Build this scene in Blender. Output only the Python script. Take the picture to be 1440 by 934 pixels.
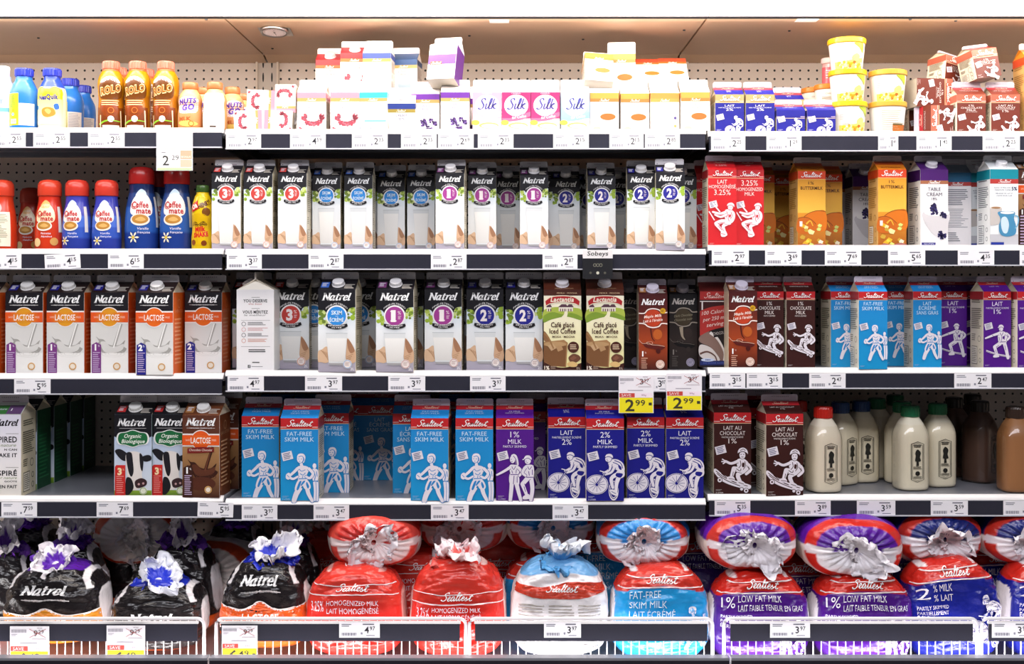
import bpy, math, random
from mathutils import Vector, Matrix, Euler, noise
from mathutils.geometry import tessellate_polygon
random.seed(7)
SC = bpy.context.scene
for _o in list(bpy.data.objects): bpy.data.objects.remove(_o)
COL = SC.collection

# ------------------------------------------------------------------ camera
D, F, CAMZ = 2.95, 1634.0, 1.45          # metres to the shelf fronts, focal length in pixels, eye height
VX, VY = 715.0, 395.0
cam = bpy.data.cameras.new('camera'); cam.sensor_width = 36.0; cam.lens = 36.0 * F / 1440.0
cam.shift_x = (720 - VX) / 1440.0; cam.shift_y = -(467 - VY) / 1440.0
cam.clip_start = 0.05
camo = bpy.data.objects.new('camera', cam); COL.objects.link(camo)
camo.location = (0, -D, CAMZ); camo.rotation_euler = (math.pi / 2, 0, 0)
SC.camera = camo

# ------------------------------------------------------------------ world, lights, exposure
w = bpy.data.worlds.new('store_light'); SC.world = w; w.use_nodes = True
w.node_tree.nodes['Background'].inputs[0].default_value = (0.93, 0.95, 1.0, 1)
w.node_tree.nodes['Background'].inputs[1].default_value = 0.085
ZL = 2.108
def area(name, loc, rot, sx, sy, power, col):
    l = bpy.data.lights.new(name, 'AREA'); l.shape = 'RECTANGLE'; l.size = sx; l.size_y = sy
    l.energy = power; l.color = col
    o = bpy.data.objects.new(name, l); COL.objects.link(o); o.location = loc; o.rotation_euler = rot
    return o
area('aisle_light', (0, -2.4, 3.05), (math.radians(48), 0, 0), 5.0, 0.6, 84, (0.95, 0.94, 1.0))
area('canopy_lamp', (-0.1, -0.022, ZL), (math.radians(48), 0, 0), 3.6, 0.02, 8.5, (1.0, 0.90, 0.80))
area('base_lamp', (-0.1, -0.165, 0.50), (math.radians(180 - 32), 0, 0), 3.6, 0.035, 11, (1.0, 0.97, 0.97))
LENS = 7.5
SC.view_settings.view_transform = 'Standard'; SC.view_settings.look = 'None'
SC.view_settings.gamma = 1.0; SC.view_settings.use_curve_mapping = False
SC.view_settings.exposure = 0.0

# ------------------------------------------------------------------ helpers
def lin(c):
    return c / 12.92 if c <= 0.04045 else ((c + 0.055) / 1.055) ** 2.4
_hx = {}
def H(s):
    if not isinstance(s, str): return s
    if s not in _hx:
        t = s.lstrip('#'); t = t if len(t) == 6 else ''.join(c * 2 for c in t); _hx[s] = tuple(lin(int(t[i:i + 2], 16) / 255) for i in (0, 2, 4)) + (1.0,)
    return _hx[s]
def mix(a, b, t):
    a, b = H(a), H(b); t = min(1, max(0, t)); return tuple(a[i] * (1 - t) + b[i] * t for i in range(4))
def X(px, y=0.0): return (px - VX) * (D + y) / F
def Zp(py, y=0.0): return CAMZ + (VY - py) * (D + y) / F

MATS = {}
def mat(name, rough=0.4, spec=0.5, metal=0.0, color=None, coat=0.0, bump=None, mottle=0.0, trans=0.0):
    m = bpy.data.materials.new(name); m.use_nodes = True
    nt = m.node_tree; b = nt.nodes['Principled BSDF']
    b.inputs['Roughness'].default_value = rough; b.inputs['Metallic'].default_value = metal
    b.inputs['Specular IOR Level'].default_value = spec; b.inputs['Coat Weight'].default_value = coat
    b.inputs['Coat Roughness'].default_value = 0.08
    if color is None:
        a = nt.nodes.new('ShaderNodeAttribute'); a.attribute_name = 'Col'; src = a.outputs['Color']
    else:
        r = nt.nodes.new('ShaderNodeRGB'); r.outputs[0].default_value = H(color); src = r.outputs[0]
    tc = nt.nodes.new('ShaderNodeTexCoord')
    if mottle:
        n = nt.nodes.new('ShaderNodeTexNoise'); n.inputs['Scale'].default_value = 14; n.inputs['Detail'].default_value = 4
        nt.links.new(tc.outputs['Object'], n.inputs['Vector'])
        mr = nt.nodes.new('ShaderNodeMapRange'); mr.inputs['To Min'].default_value = 1 - mottle; mr.inputs['To Max'].default_value = 1 + mottle * 0.4
        nt.links.new(n.outputs['Fac'], mr.inputs['Value'])
        mx = nt.nodes.new('ShaderNodeVectorMath'); mx.operation = 'SCALE'
        nt.links.new(src, mx.inputs[0]); nt.links.new(mr.outputs[0], mx.inputs['Scale']); src = mx.outputs[0]
    nt.links.new(src, b.inputs['Base Color'])
    if bump:
        n = nt.nodes.new('ShaderNodeTexNoise'); n.inputs['Scale'].default_value = bump[0]; n.inputs['Detail'].default_value = 5
        nt.links.new(tc.outputs['Object'], n.inputs['Vector'])
        bp = nt.nodes.new('ShaderNodeBump'); bp.inputs['Strength'].default_value = bump[1]; bp.inputs['Distance'].default_value = bump[2]
        nt.links.new(n.outputs['Fac'], bp.inputs['Height']); nt.links.new(bp.outputs[0], b.inputs['Normal'])
    MATS[name] = m; return m
mat('coated_board', 0.38, 0.5, bump=(60, 0.15, 0.002))
mat('plastic', 0.25, 0.5)
mat('sleeve', 0.22, 0.5)
mat('film', 0.22, 0.6, bump=(26, 0.55, 0.012))
mat('film_thin', 0.3, 0.5, bump=(60, 0.5, 0.006))
mat('paper', 0.55, 0.4)
mat('white_enamel', 0.35, 0.5, color='#e9e6e6', mottle=0.06)
mat('grey_enamel', 0.32, 0.5, color='#8d8f98', mottle=0.10)
mat('cream_enamel', 0.45, 0.4, color='#d9c9b8', mottle=0.05)
mat('ceiling_enamel', 0.45, 0.4, color='#cba888', mottle=0.06)
mat('rail_vinyl', 0.22, 0.6, color='#30303c', mottle=0.2)
mat('clear_edge', 0.15, 0.6, color='#c9cad2')
mat('black_steel', 0.4, 0.5, color='#17171c', mottle=0.1)
mat('bumper_vinyl', 0.35, 0.5, color='#1d1b2b', mottle=0.15)
mat('steel', 0.3, 0.5, metal=1.0, color='#b9b6b4', mottle=0.1)
mat('wire_coat', 0.3, 0.5, color='#f1eef2')
mat('milk', 0.35, 0.5)
mat('floor_tile', 0.25, 0.5, color='#b5aca2', mottle=0.15)
def glassy():
    m = bpy.data.materials.new('bottle_glass'); m.use_nodes = True; nt = m.node_tree; nt.nodes.clear()
    o = nt.nodes.new('ShaderNodeOutputMaterial'); t = nt.nodes.new('ShaderNodeBsdfTransparent'); g = nt.nodes.new('ShaderNodeBsdfGlossy')
    t.inputs[0].default_value = (1.0, 0.985, 0.96, 1); g.inputs['Roughness'].default_value = 0.06
    lw = nt.nodes.new('ShaderNodeLayerWeight'); lw.inputs[0].default_value = 0.5; pw = nt.nodes.new('ShaderNodeMath'); pw.operation = 'POWER'; pw.inputs[1].default_value = 4.0; nt.links.new(lw.outputs['Facing'], pw.inputs[0])
    f = nt.nodes.new('ShaderNodeMath'); f.operation = 'MULTIPLY_ADD'; f.inputs[1].default_value = 0.7; f.inputs[2].default_value = 0.05; nt.links.new(pw.outputs[0], f.inputs[0]); x = nt.nodes.new('ShaderNodeMixShader')
    nt.links.new(f.outputs[0], x.inputs[0]); nt.links.new(t.outputs[0], x.inputs[1]); nt.links.new(g.outputs[0], x.inputs[2])
    nt.links.new(x.outputs[0], o.inputs[0]); MATS['glass'] = m
glassy()
def lensmat():
    m = bpy.data.materials.new('lamp_lens'); m.use_nodes = True; nt = m.node_tree; b = nt.nodes['Principled BSDF']
    b.inputs['Base Color'].default_value = (0.9, 0.9, 0.9, 1)
    b.inputs['Emission Color'].default_value = (1.0, 0.93, 0.86, 1); b.inputs['Emission Strength'].default_value = LENS
    MATS['lens'] = m
lensmat()
def holes(name, base, dark, sx, sz, ax, az):
    m = mat(name, 0.45, 0.4, color=base); nt = m.node_tree; b = nt.nodes['Principled BSDF']
    tc = nt.nodes.new('ShaderNodeTexCoord')
    d = nt.nodes.new('ShaderNodeVectorMath'); d.operation = 'DIVIDE'; d.inputs[1].default_value = (sx, 1, sz)
    f = nt.nodes.new('ShaderNodeVectorMath'); f.operation = 'FRACTION'
    s = nt.nodes.new('ShaderNodeVectorMath'); s.operation = 'SUBTRACT'; s.inputs[1].default_value = (0.5, 0, 0.5)
    k = nt.nodes.new('ShaderNodeVectorMath'); k.operation = 'MULTIPLY'; k.inputs[1].default_value = (1 / ax, 0, 1 / az)
    l = nt.nodes.new('ShaderNodeVectorMath'); l.operation = 'LENGTH'
    c = nt.nodes.new('ShaderNodeMath'); c.operation = 'LESS_THAN'; c.inputs[1].default_value = 1.0
    mx = nt.nodes.new('ShaderNodeMix'); mx.data_type = 'RGBA'
    nt.links.new(tc.outputs['Object'], d.inputs[0])
    for p, q in ((d, f), (f, s), (s, k), (k, l)): nt.links.new(p.outputs[0], q.inputs[0])
    nt.links.new(l.outputs['Value'], c.inputs[0]); nt.links.new(c.outputs[0], mx.inputs['Factor'])
    mx.inputs['A'].default_value = H(base); mx.inputs['B'].default_value = H(dark)
    nt.links.new(mx.outputs['Result'], b.inputs['Base Color'])
holes('pegboard', '#dccdc0', '#0c0b0b', 0.0254, 0.0254, 0.135, 0.135)
holes('slotted', '#c3b6aa', '#161414', 0.026, 0.042, 0.10, 0.34)

def me(name, V, Fc, cols='#ffffff', m='plastic', smooth=False):
    x = bpy.data.meshes.new(name); x.from_pydata([tuple(v) for v in V], [], Fc)
    a = x.attributes.new('Col', 'FLOAT_COLOR', 'POINT')
    if isinstance(cols, list):
        flat = [k for c in cols for k in H(c)]
    else:
        flat = list(H(cols)) * len(V)
    a.data.foreach_set('color', flat)
    x.materials.append(MATS[m])
    if smooth: x.shade_smooth()
    x.update(); return x
def ob(name, mesh, parent=None, loc=None, rot=None):
    o = bpy.data.objects.new(name, mesh); COL.objects.link(o)
    if parent: o.parent = parent
    if loc: o.location = loc
    if rot: o.rotation_euler = rot
    return o
def tag(o, label, cat, group=None):
    o['label'] = label; o['category'] = cat
    if group: o['group'] = group
    return o
def struct(o): o['kind'] = 'structure'; return o
def thing(name, label, cat, loc=(0, 0, 0), rot=(0, 0, 0), group=None):
    o = bpy.data.objects.new(name, None); COL.objects.link(o); o.empty_display_size = 0.02
    o.location = loc; o.rotation_euler = rot; return tag(o, label, cat, group)
class MB:                                        # small mesh collector
    def __init__(s): s.V = []; s.F = []; s.C = []
    def add(s, V, Fc, col):
        b = len(s.V); s.V += [tuple(v) for v in V]; s.F += [[i + b for i in f] for f in Fc]
        s.C += (col if isinstance(col, list) else [col] * len(V)); return s
    def box(s, x0, x1, y0, y1, z0, z1, col='#ffffff'):
        V = [(x, y, z) for x in (x0, x1) for y in (y0, y1) for z in (z0, z1)]
        return s.add(V, [[0, 1, 3, 2], [4, 6, 7, 5], [0, 4, 5, 1], [2, 3, 7, 6], [0, 2, 6, 4], [1, 5, 7, 3]], col)
    def tube(s, pts, r, n=8, col='#ffffff'):
        P = [Vector(p) for p in pts]; V = []; Fc = []
        for i, p in enumerate(P):
            t = (P[min(i + 1, len(P) - 1)] - P[max(i - 1, 0)]).normalized()
            a = t.cross(Vector((0, 0, 1)) if abs(t.z) < 0.9 else Vector((1, 0, 0))).normalized(); b = t.cross(a)
            for k in range(n):
                q = 2 * math.pi * k / n; V.append(p + r * (math.cos(q) * a + math.sin(q) * b))
        for i in range(len(P) - 1):
            for k in range(n):
                Fc.append([i * n + k, i * n + (k + 1) % n, (i + 1) * n + (k + 1) % n, (i + 1) * n + k])
        Fc.append(list(range(n))[::-1]); Fc.append([(len(P) - 1) * n + k for k in range(n)])
        return s.add(V, Fc, col)
    def lathe(s, prof, n=32, cols='#ffffff', power=2.0, sy=1.0, flute=None):
        V = []; C = []; Fc = []
        for i, (r, z) in enumerate(prof):
            for k in range(n):
                q = 2 * math.pi * k / n; c, d = math.cos(q), math.sin(q)
                f = 1.0 if power == 2.0 else (abs(c) ** power + abs(d) ** power) ** (-1 / power)
                rr = r * f
                if flute and flute[0] <= i <= flute[1]: rr *= 1 + flute[2] * (1 if k % 2 else -1)
                V.append((rr * c, rr * d * sy, z)); C.append(cols[i] if isinstance(cols, list) else cols)
        for i in range(len(prof) - 1):
            for k in range(n):
                Fc.append([i * n + k, i * n + (k + 1) % n, (i + 1) * n + (k + 1) % n, (i + 1) * n + k])
        Fc.append(list(range(n))[::-1]); Fc.append([(len(prof) - 1) * n + k for k in range(n)])
        return s.add(V, Fc, C)
    def mesh(s, name, m='plastic', smooth=False): return me(name, s.V, s.F, s.C, m, smooth)
def boxo(name, parent, m, *b):
    return ob(name, MB().box(*b).mesh(name, m), parent)

# ------------------------------------------------------------------ flat printed artwork as vector geometry
_gl = {}
def glyph(s, bold=0.0):
    k = (s, bold)
    if k not in _gl:
        c = bpy.data.curves.new('t', 'FONT'); c.body = s; c.size = 1; c.resolution_u = 2; c.offset = bold
        c.space_character = 1.0 + bold * 2
        o = bpy.data.objects.new('t', c); m = bpy.data.meshes.new_from_object(o)
        V = [(v.co.x, v.co.y) for v in m.vertices]; Fc = [list(p.vertices) for p in m.polygons]
        bpy.data.objects.remove(o); bpy.data.curves.remove(c); bpy.data.meshes.remove(m)
        _gl[k] = (V, Fc)
    return _gl[k]
CAP = None
def smooth(pts, n=6, closed=False):
    P = list(pts); out = []
    N = len(P); rng = range(N) if closed else range(N - 1)
    g = (lambda i: P[i % N]) if closed else (lambda i: P[min(max(i, 0), N - 1)])
    for i in rng:
        a, b, c, d = g(i - 1), g(i), g(i + 1), g(i + 2)
        for k in range(n):
            t = k / n
            out.append(tuple(0.5 * (2 * b[j] + (c[j] - a[j]) * t + (2 * a[j] - 5 * b[j] + 4 * c[j] - d[j]) * t * t + (3 * b[j] - a[j] - 3 * c[j] + d[j]) * t ** 3) for j in (0, 1)))
    if not closed: out.append(P[-1])
    return out
# skeletons of the two wordmarks (x, y up): stroke lists
def _sh(L, dx): return [[(x + dx, y) for x, y in s] for s in L]
G_N = [[(0.1, 0), (0.1, 1.4)], [(0.06, 1.4), (0.82, 0.02)], [(0.8, 0), (0.8, 1.4)], [(-.08, 0.03), (.28, 0.03)], [(-.1, 1.38), (.16, 1.38)], [(.62, 1.38), (1.0, 1.38)]]
G_a = [smooth([(.5, .82), (.36, .98), (.14, .8), (.06, .42), (.14, .06), (.32, .08), (.5, .5)]), smooth([(.56, 1.0), (.52, .5), (.52, .14), (.6, .02), (.74, .14)])]
G_t = [smooth([(.26, 1.3), (.2, .7), (.18, .2), (.28, .02), (.46, .16)]), [(.02, .96), (.5, .96)]]
G_r = [[(.2, 1.0), (.14, 0)], [(.02, .94), (.2, .98)], smooth([(.18, .5), (.3, .84), (.46, .98), (.58, .88)])]
G_e = [smooth([(.1, .48), (.4, .54), (.5, .76), (.36, .98), (.14, .8), (.06, .4), (.2, .03), (.4, .06), (.54, .24)])]
G_l = [smooth([(.16, 1.44), (.12, .7), (.1, .18), (.18, .02), (.36, .14)]), [(.0, 1.38), (.17, 1.42)]]
NAT = [s for g, dx in ((G_N, 0), (G_a, 1.0), (G_t, 1.8), (G_r, 2.34), (G_e, 2.96), (G_l, 3.62)) for s in _sh(g, dx)]
SEA = [smooth([(.86, 1.22), (.8, 1.44), (.5, 1.48), (.26, 1.24), (.36, .98), (.58, .7), (.56, .26), (.3, .02), (.0, .1), (-.1, .3)], 5),
       smooth([(.84, .3), (1.1, .46), (1.18, .66), (1.06, .78), (.9, .54), (.92, .16), (1.1, .02), (1.34, .22), (1.46, .56), (1.64, .74), (1.86, .7)], 5),
       smooth([(1.86, .72), (1.6, .72), (1.42, .36), (1.48, .06), (1.66, .08), (1.88, .6), (1.86, .12), (2.0, .04), (2.24, .5), (2.5, 1.2), (2.46, 1.46), (2.32, 1.2), (2.26, .4), (2.32, .06), (2.48, .08), (2.66, .4)], 5),
       smooth([(2.84, 1.24), (2.68, .5), (2.7, .1), (2.84, .04), (3.06, .3), (3.34, .5), (3.38, .7), (3.24, .78), (3.1, .5), (3.14, .12), (3.3, .03), (3.54, .26), (3.78, .7)], 5),
       smooth([(3.78, .74), (3.72, .56), (3.92, .3), (3.86, .06), (3.62, .06)], 5), smooth([(3.9, .1), (4.1, .3), (4.34, .7)], 4),
       smooth([(4.5, 1.24), (4.32, .5), (4.34, .12), (4.5, .04), (4.72, .22)], 5), [(2.5, .9), (3.02, .96)], [(4.14, .9), (4.72, .96)]]
SILK = [smooth([(.8, 1.2), (.7, 1.44), (.42, 1.42), (.3, 1.16), (.5, .84), (.7, .5), (.56, .1), (.2, .02), (.02, .2)], 5), smooth([(1.06, .8), (1.0, .2), (1.12, .04), (1.3, .2)], 4), [(1.1, 1.08), (1.13, 1.16)],
        smooth([(1.3, .2), (1.66, 1.0), (1.64, 1.46), (1.5, 1.3), (1.44, .3), (1.54, .04), (1.72, .2)], 5), smooth([(2.0, 1.46), (1.9, .8), (1.84, .02)], 4), smooth([(1.88, .4), (2.2, .8), (2.3, .7), (2.0, .44), (2.22, .1), (2.44, .1)], 5)]
class Art:
    """coordinates: u 0..100 across the panel, t downwards from its top edge in the same unit"""
    def __init__(s): s.V = []; s.F = []; s.C = []; s.L = 1; s.n = {}
    def lay(s, L): s.L = L; return s
    def raw(s, pts, Fc, cols):
        k = s.n[s.L] = s.n.get(s.L, -1) + 1; Lz = s.L + min(k, 95) * .01     # later strokes lie a hair above earlier ones
        b = len(s.V); s.V += [(p[0], p[1], Lz) for p in pts]; s.F += [[i + b for i in f] for f in Fc]
        s.C += [H(cols(p[0], p[1])) for p in pts] if callable(cols) else [H(cols)] * len(pts)
    def poly(s, pts, col):
        tr = tessellate_polygon([[Vector((p[0], p[1], 0)) for p in pts]])
        s.raw(pts, [list(t) for t in tr], col)
    def blob(s, pts, col, n=5): s.poly(smooth(pts, n, True), col)
    def rect(s, u0, t0, u1, t1, col, col2=None):
        if col2 is None: s.raw([(u0, t0), (u1, t0), (u1, t1), (u0, t1)], [[0, 1, 2, 3]], col)
        else:
            a, b = H(col), H(col2); s.raw([(u0, t0), (u1, t0), (u1, t1), (u0, t1)], [[0, 1, 2, 3]], lambda u, t: mix(a, b, (t - t0) / max(1e-6, t1 - t0)))
    def disc(s, u, t, r, col, ry=None, n=28, a0=0, a1=360):
        ry = ry or r; s.poly([(u + r * math.cos(math.radians(a0 + (a1 - a0) * k / n)), t + ry * math.sin(math.radians(a0 + (a1 - a0) * k / n))) for k in range(n if a1 - a0 >= 360 else n + 1)], col)
    def ring(s, u, t, r0, r1, col, n=32, k=1.0):
        P = []
        for i in range(n):
            q = 2 * math.pi * i / n; c, d = math.cos(q), math.sin(q) * k
            P += [(u + r0 * c, t + r0 * d), (u + r1 * c, t + r1 * d)]
        s.raw(P, [[2 * i, 2 * i + 1, (2 * i + 3) % (2 * n), (2 * i + 2) % (2 * n)] for i in range(n)], col)
    def stroke(s, pts, w, col, w2=None, nib=None, sm=0):
        if sm: pts = smooth(pts, sm)
        n = len(pts); P = []
        for i in range(n):
            a, b = pts[max(i - 1, 0)], pts[min(i + 1, n - 1)]
            dx, dy = b[0] - a[0], b[1] - a[1]; l = math.hypot(dx, dy) or 1; dx /= l; dy /= l
            ww = w + ((w2 if w2 is not None else w) - w) * i / max(1, n - 1)
            if nib: ww = nib[0] + (w - nib[0]) * abs(math.sin(math.atan2(dy, dx) - nib[1]))
            P += [(pts[i][0] - dy * ww / 2, pts[i][1] + dx * ww / 2), (pts[i][0] + dy * ww / 2, pts[i][1] - dx * ww / 2)]
        s.raw(P, [[2 * i, 2 * i + 1, 2 * i + 3, 2 * i + 2] for i in range(n - 1)], col)
    def text(s, txt, u, t, h, col, w=None, maxw=None, al='c', shear=0.0, bold=0.0, rot=0.0, arc=None):
        """h = capital height; centred at (u, t); w squeezes/stretches to a width"""
        global CAP
        if CAP is None:
            V, _ = glyph('H'); CAP = max(p[1] for p in V)
        V, Fc = glyph(txt, bold)
        if not V: return
        x0 = min(p[0] for p in V); x1 = max(p[0] for p in V); k = h / CAP
        sx = k
        if w: sx = w / (x1 - x0)
        elif maxw and (x1 - x0) * k > maxw: sx = maxw / (x1 - x0)
        W = (x1 - x0) * sx; off = {'c': -W / 2, 'l': 0, 'r': -W}[al]
        c, d = math.cos(math.radians(rot)), math.sin(math.radians(rot)); P = []
        for x, y in V:
            a = (x - x0) * sx + off + shear * (y - CAP / 2) * k; b = -(y - CAP / 2) * k
            if arc: b += arc * ((a / (W / 2)) ** 2 - 0.5)
            P.append((u + a * c - b * d, t + a * d + b * c))
        s.raw(P, Fc, col)
    def mark(s, strokes, u, t, width, col, wt, ky=1.0, shear=0.25, nib=None, rot=0.0):
        A = Art(); 
        for q in strokes: A.stroke(q, wt, (1, 1, 1, 1), nib=nib)
        x1 = max(p[0] + shear * p[1] for p in A.V); x0 = min(p[0] + shear * p[1] for p in A.V); k = width / (x1 - x0)
        c, d = math.cos(math.radians(rot)), math.sin(math.radians(rot)); P = []
        for p in A.V:
            a = (p[0] + shear * p[1] - (x0 + x1) / 2) * k; b = -(p[1] - 0.6) * k * ky
            P.append((u + a * c - b * d, t + a * d + b * c))
        s.raw(P, A.F, col)
    def natrel(s, u, t, width, col='#ffffff', rot=0): s.mark(NAT, u, t, width, col, 0.25, 0.74, 0.24, (0.10, math.radians(12)), rot)
    def sealtest(s, u, t, width, col='#ffffff', rot=0): s.mark(SEA, u, t, width, col, 0.15, 0.82, 0.3, None, rot)
    def silk(s, u, t, width, col): s.mark(SILK, u, t, width, col, 0.2, 1.0, 0.2, (0.1, 0.4))
    def lines(s, u0, t0, u1, t1, n, col, th=0.45, seed=1, ragged=0.35):
        r = random.Random(seed); dt = (t1 - t0) / n
        for i in range(n):
            e = u1 - (u1 - u0) * ragged * r.random(); s.rect(u0, t0 + i * dt, e, t0 + i * dt + dt * th, col)
    def mesh(s, name, fn, m='coated_board', maxe=None):
        V = list(s.V); C = list(s.C); Fc = []
        if maxe is None: Fc = s.F
        else:
            st = []
            for f in s.F:
                for k in range(1, len(f) - 1): st.append((f[0], f[k], f[k + 1]))
            cache = {}
            while st:
                a, b, c = st.pop()
                E = [(math.hypot(V[p][0] - V[q][0], V[p][1] - V[q][1]), p, q, r) for p, q, r in ((a, b, c), (b, c, a), (c, a, b))]
                l, p, q, r = max(E)
                if l <= maxe: Fc.append([a, b, c]); continue
                k = (min(p, q), max(p, q))
                if k not in cache:
                    V.append(tuple((V[p][j] + V[q][j]) / 2 for j in range(3))); C.append(tuple((C[p][j] + C[q][j]) / 2 for j in range(4))); cache[k] = len(V) - 1
                mid = cache[k]; st += [(p, mid, r), (mid, q, r)]
        return me(name, [fn(*v) for v in V], Fc, C, m)
LAY = 0.0003
def norm_front(mesh_fn, wd, hb, y):             # panel facing the viewer
    return lambda u, t, L: ((u / 100 - 0.5) * wd, y - L * LAY, hb - t / 100 * wd)
# ------------------------------------------------------------------ the case: setting
BW = 1.2205
BX = [-1.9391, -0.7186, 0.5019, 1.7224]
YB = 0.52                                        # back wall
ZT = 2.118                                       # inside ceiling
SHZ = [[Zp(p) for p in r] for r in ((182, 352, 527, 699), (184, 352.5, 523, 703), (187, 347, 519, 697))]
DECK = 0.50
wb = struct(boxo('wall_back', None, 'cream_enamel', BX[0], BX[3], YB + 0.012, YB + 0.05, 0.3, ZT + 0.05))
for i in range(3):
    p = ob('peg_panel', MB().box(-BW / 2 + 0.034, BW / 2 - 0.034, -0.006, 0.006, -0.83, 0.83).mesh('peg_panel', 'pegboard'), wb)
    p.location = ((BX[i] + BX[i + 1]) / 2, YB + 0.006, 1.29 - 0.012)
    boxo('top_flange', wb, 'cream_enamel', BX[i] + 0.034, BX[i + 1] - 0.034, YB - 0.004, YB + 0.012, 2.102, ZT)
for x in BX[1:3]:
    u = ob('upright', MB().box(-0.028, 0.028, -0.006, 0.010, -0.83, 0.83).mesh('upright', 'slotted'), wb); u.location = (x, YB + 0.002, 1.28)
    for s in (-1, 1):
        boxo('upright_edge', wb, 'cream_enamel', x + s * 0.031 - 0.003, x + s * 0.031 + 0.003, YB - 0.012, YB + 0.01, 0.45, ZT)
struct(boxo('wall_left', None, 'cream_enamel', BX[0] - 0.04, BX[0], -0.1, YB + 0.05, 0.0, 2.3))
struct(boxo('wall_right', None, 'cream_enamel', BX[3], BX[3] + 0.04, -0.1, YB + 0.05, 0.0, 2.3))
ce = struct(boxo('ceiling', None, 'cream_enamel', BX[0], BX[3], -0.03, YB + 0.05, ZT + 0.006, ZT + 0.04))
for i in range(3):
    boxo('ceiling_panel', ce, 'ceiling_enamel', BX[i] + 0.0025, BX[i + 1] - 0.0025, -0.026, YB - 0.06, ZT - 0.004, ZT + 0.006)
    b = MB(); x0, x1 = BX[i] + 0.0025, BX[i + 1] - 0.0025
    b.add([(x0, YB - 0.06, ZT - 0.004), (x1, YB - 0.06, ZT - 0.004), (x1, YB - 0.004, ZT - 0.018), (x0, YB - 0.004, ZT - 0.018), (x0, YB, ZT + 0.006), (x1, YB, ZT + 0.006)], [[0, 1, 2, 3], [3, 2, 5, 4], [0, 4, 5, 1]], '#ffffff')
    ob('ceiling_cove', b.mesh('cove', 'ceiling_enamel'), ce)
for px, py in ((54, 53), (290, 27), (383, 68), (660, 50), (1110, 43), (962, 42), (1280, 27), (1344, 29), (820, 55), (1200, 60)):
    y = (ZT - 0.004 - CAMZ) * F / (VY - py) - D
    if y < YB - 0.07 and y > -0.02:
        s = ob('screw', MB().lathe([(0.004, 0), (0.003, -0.0025)], 10).mesh('screw', 'black_steel'), ce); s.location = (X(px, y), y, ZT - 0.004)
for px, py, wd in ((702, 28, .05), (1137, 24, .055)):
    y = (ZT - 0.004 - CAMZ) * F / (VY - py) - D; y = max(y, -.005)
    boxo('label_sticker', ce, 'paper', X(px, y) - wd / 2, X(px, y) + wd / 2, y, y + .035, ZT - .0046, ZT - .004)
cn = struct(boxo('canopy', None, 'white_enamel', BX[0], BX[3], -0.40, -0.02, ZT + 0.045, ZT + 0.22))
boxo('front_valance', cn, 'white_enamel', BX[0], BX[3], -0.42, -0.40, ZT - 0.01, ZT + 0.22)
for i in range(3):
    boxo('lamp_lens', cn, 'lens', BX[i] + 0.004, BX[i + 1] - 0.004, -0.36, -0.048, ZT + 0.009, ZT + 0.014)
    boxo('lower_trim', cn, 'white_enamel', BX[i] + 0.001, BX[i + 1] - 0.001, -0.046, -0.034, ZT - 0.006, ZT + 0.016)
    boxo('seal_strip', cn, 'black_steel', BX[i], BX[i + 1], -0.033, -0.028, ZT - 0.0095, ZT + 0.008)
fl = struct(boxo('floor', None, 'floor_tile', -4, 4, -5, YB + 0.05, -0.05, 0))
bs = struct(boxo('base_cabinet', None, 'bumper_vinyl', BX[0], BX[3], -0.17, YB + 0.01, 0.0, 0.44))
boxo('deck_floor', bs, 'white_enamel', BX[0], BX[3], -0.155, YB, 0.44, DECK - 0.012)
for i in range(3):
    x0, x1 = X(-370, -.2) if i == 0 else X(295, -.2) if i == 1 else X(1028, -.2), X(294, -.2) if i == 0 else X(1027, -.2) if i == 1 else BX[3]
    boxo('bumper_panel', bs, 'bumper_vinyl', max(x0, BX[0]), x1 - 0.003, -0.205, -0.185, 0.30, 0.553)
    boxo('bumper_cap', bs, 'grey_enamel', max(x0, BX[0]), x1 - 0.003, -0.207, -0.18, 0.553, 0.559)

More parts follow.
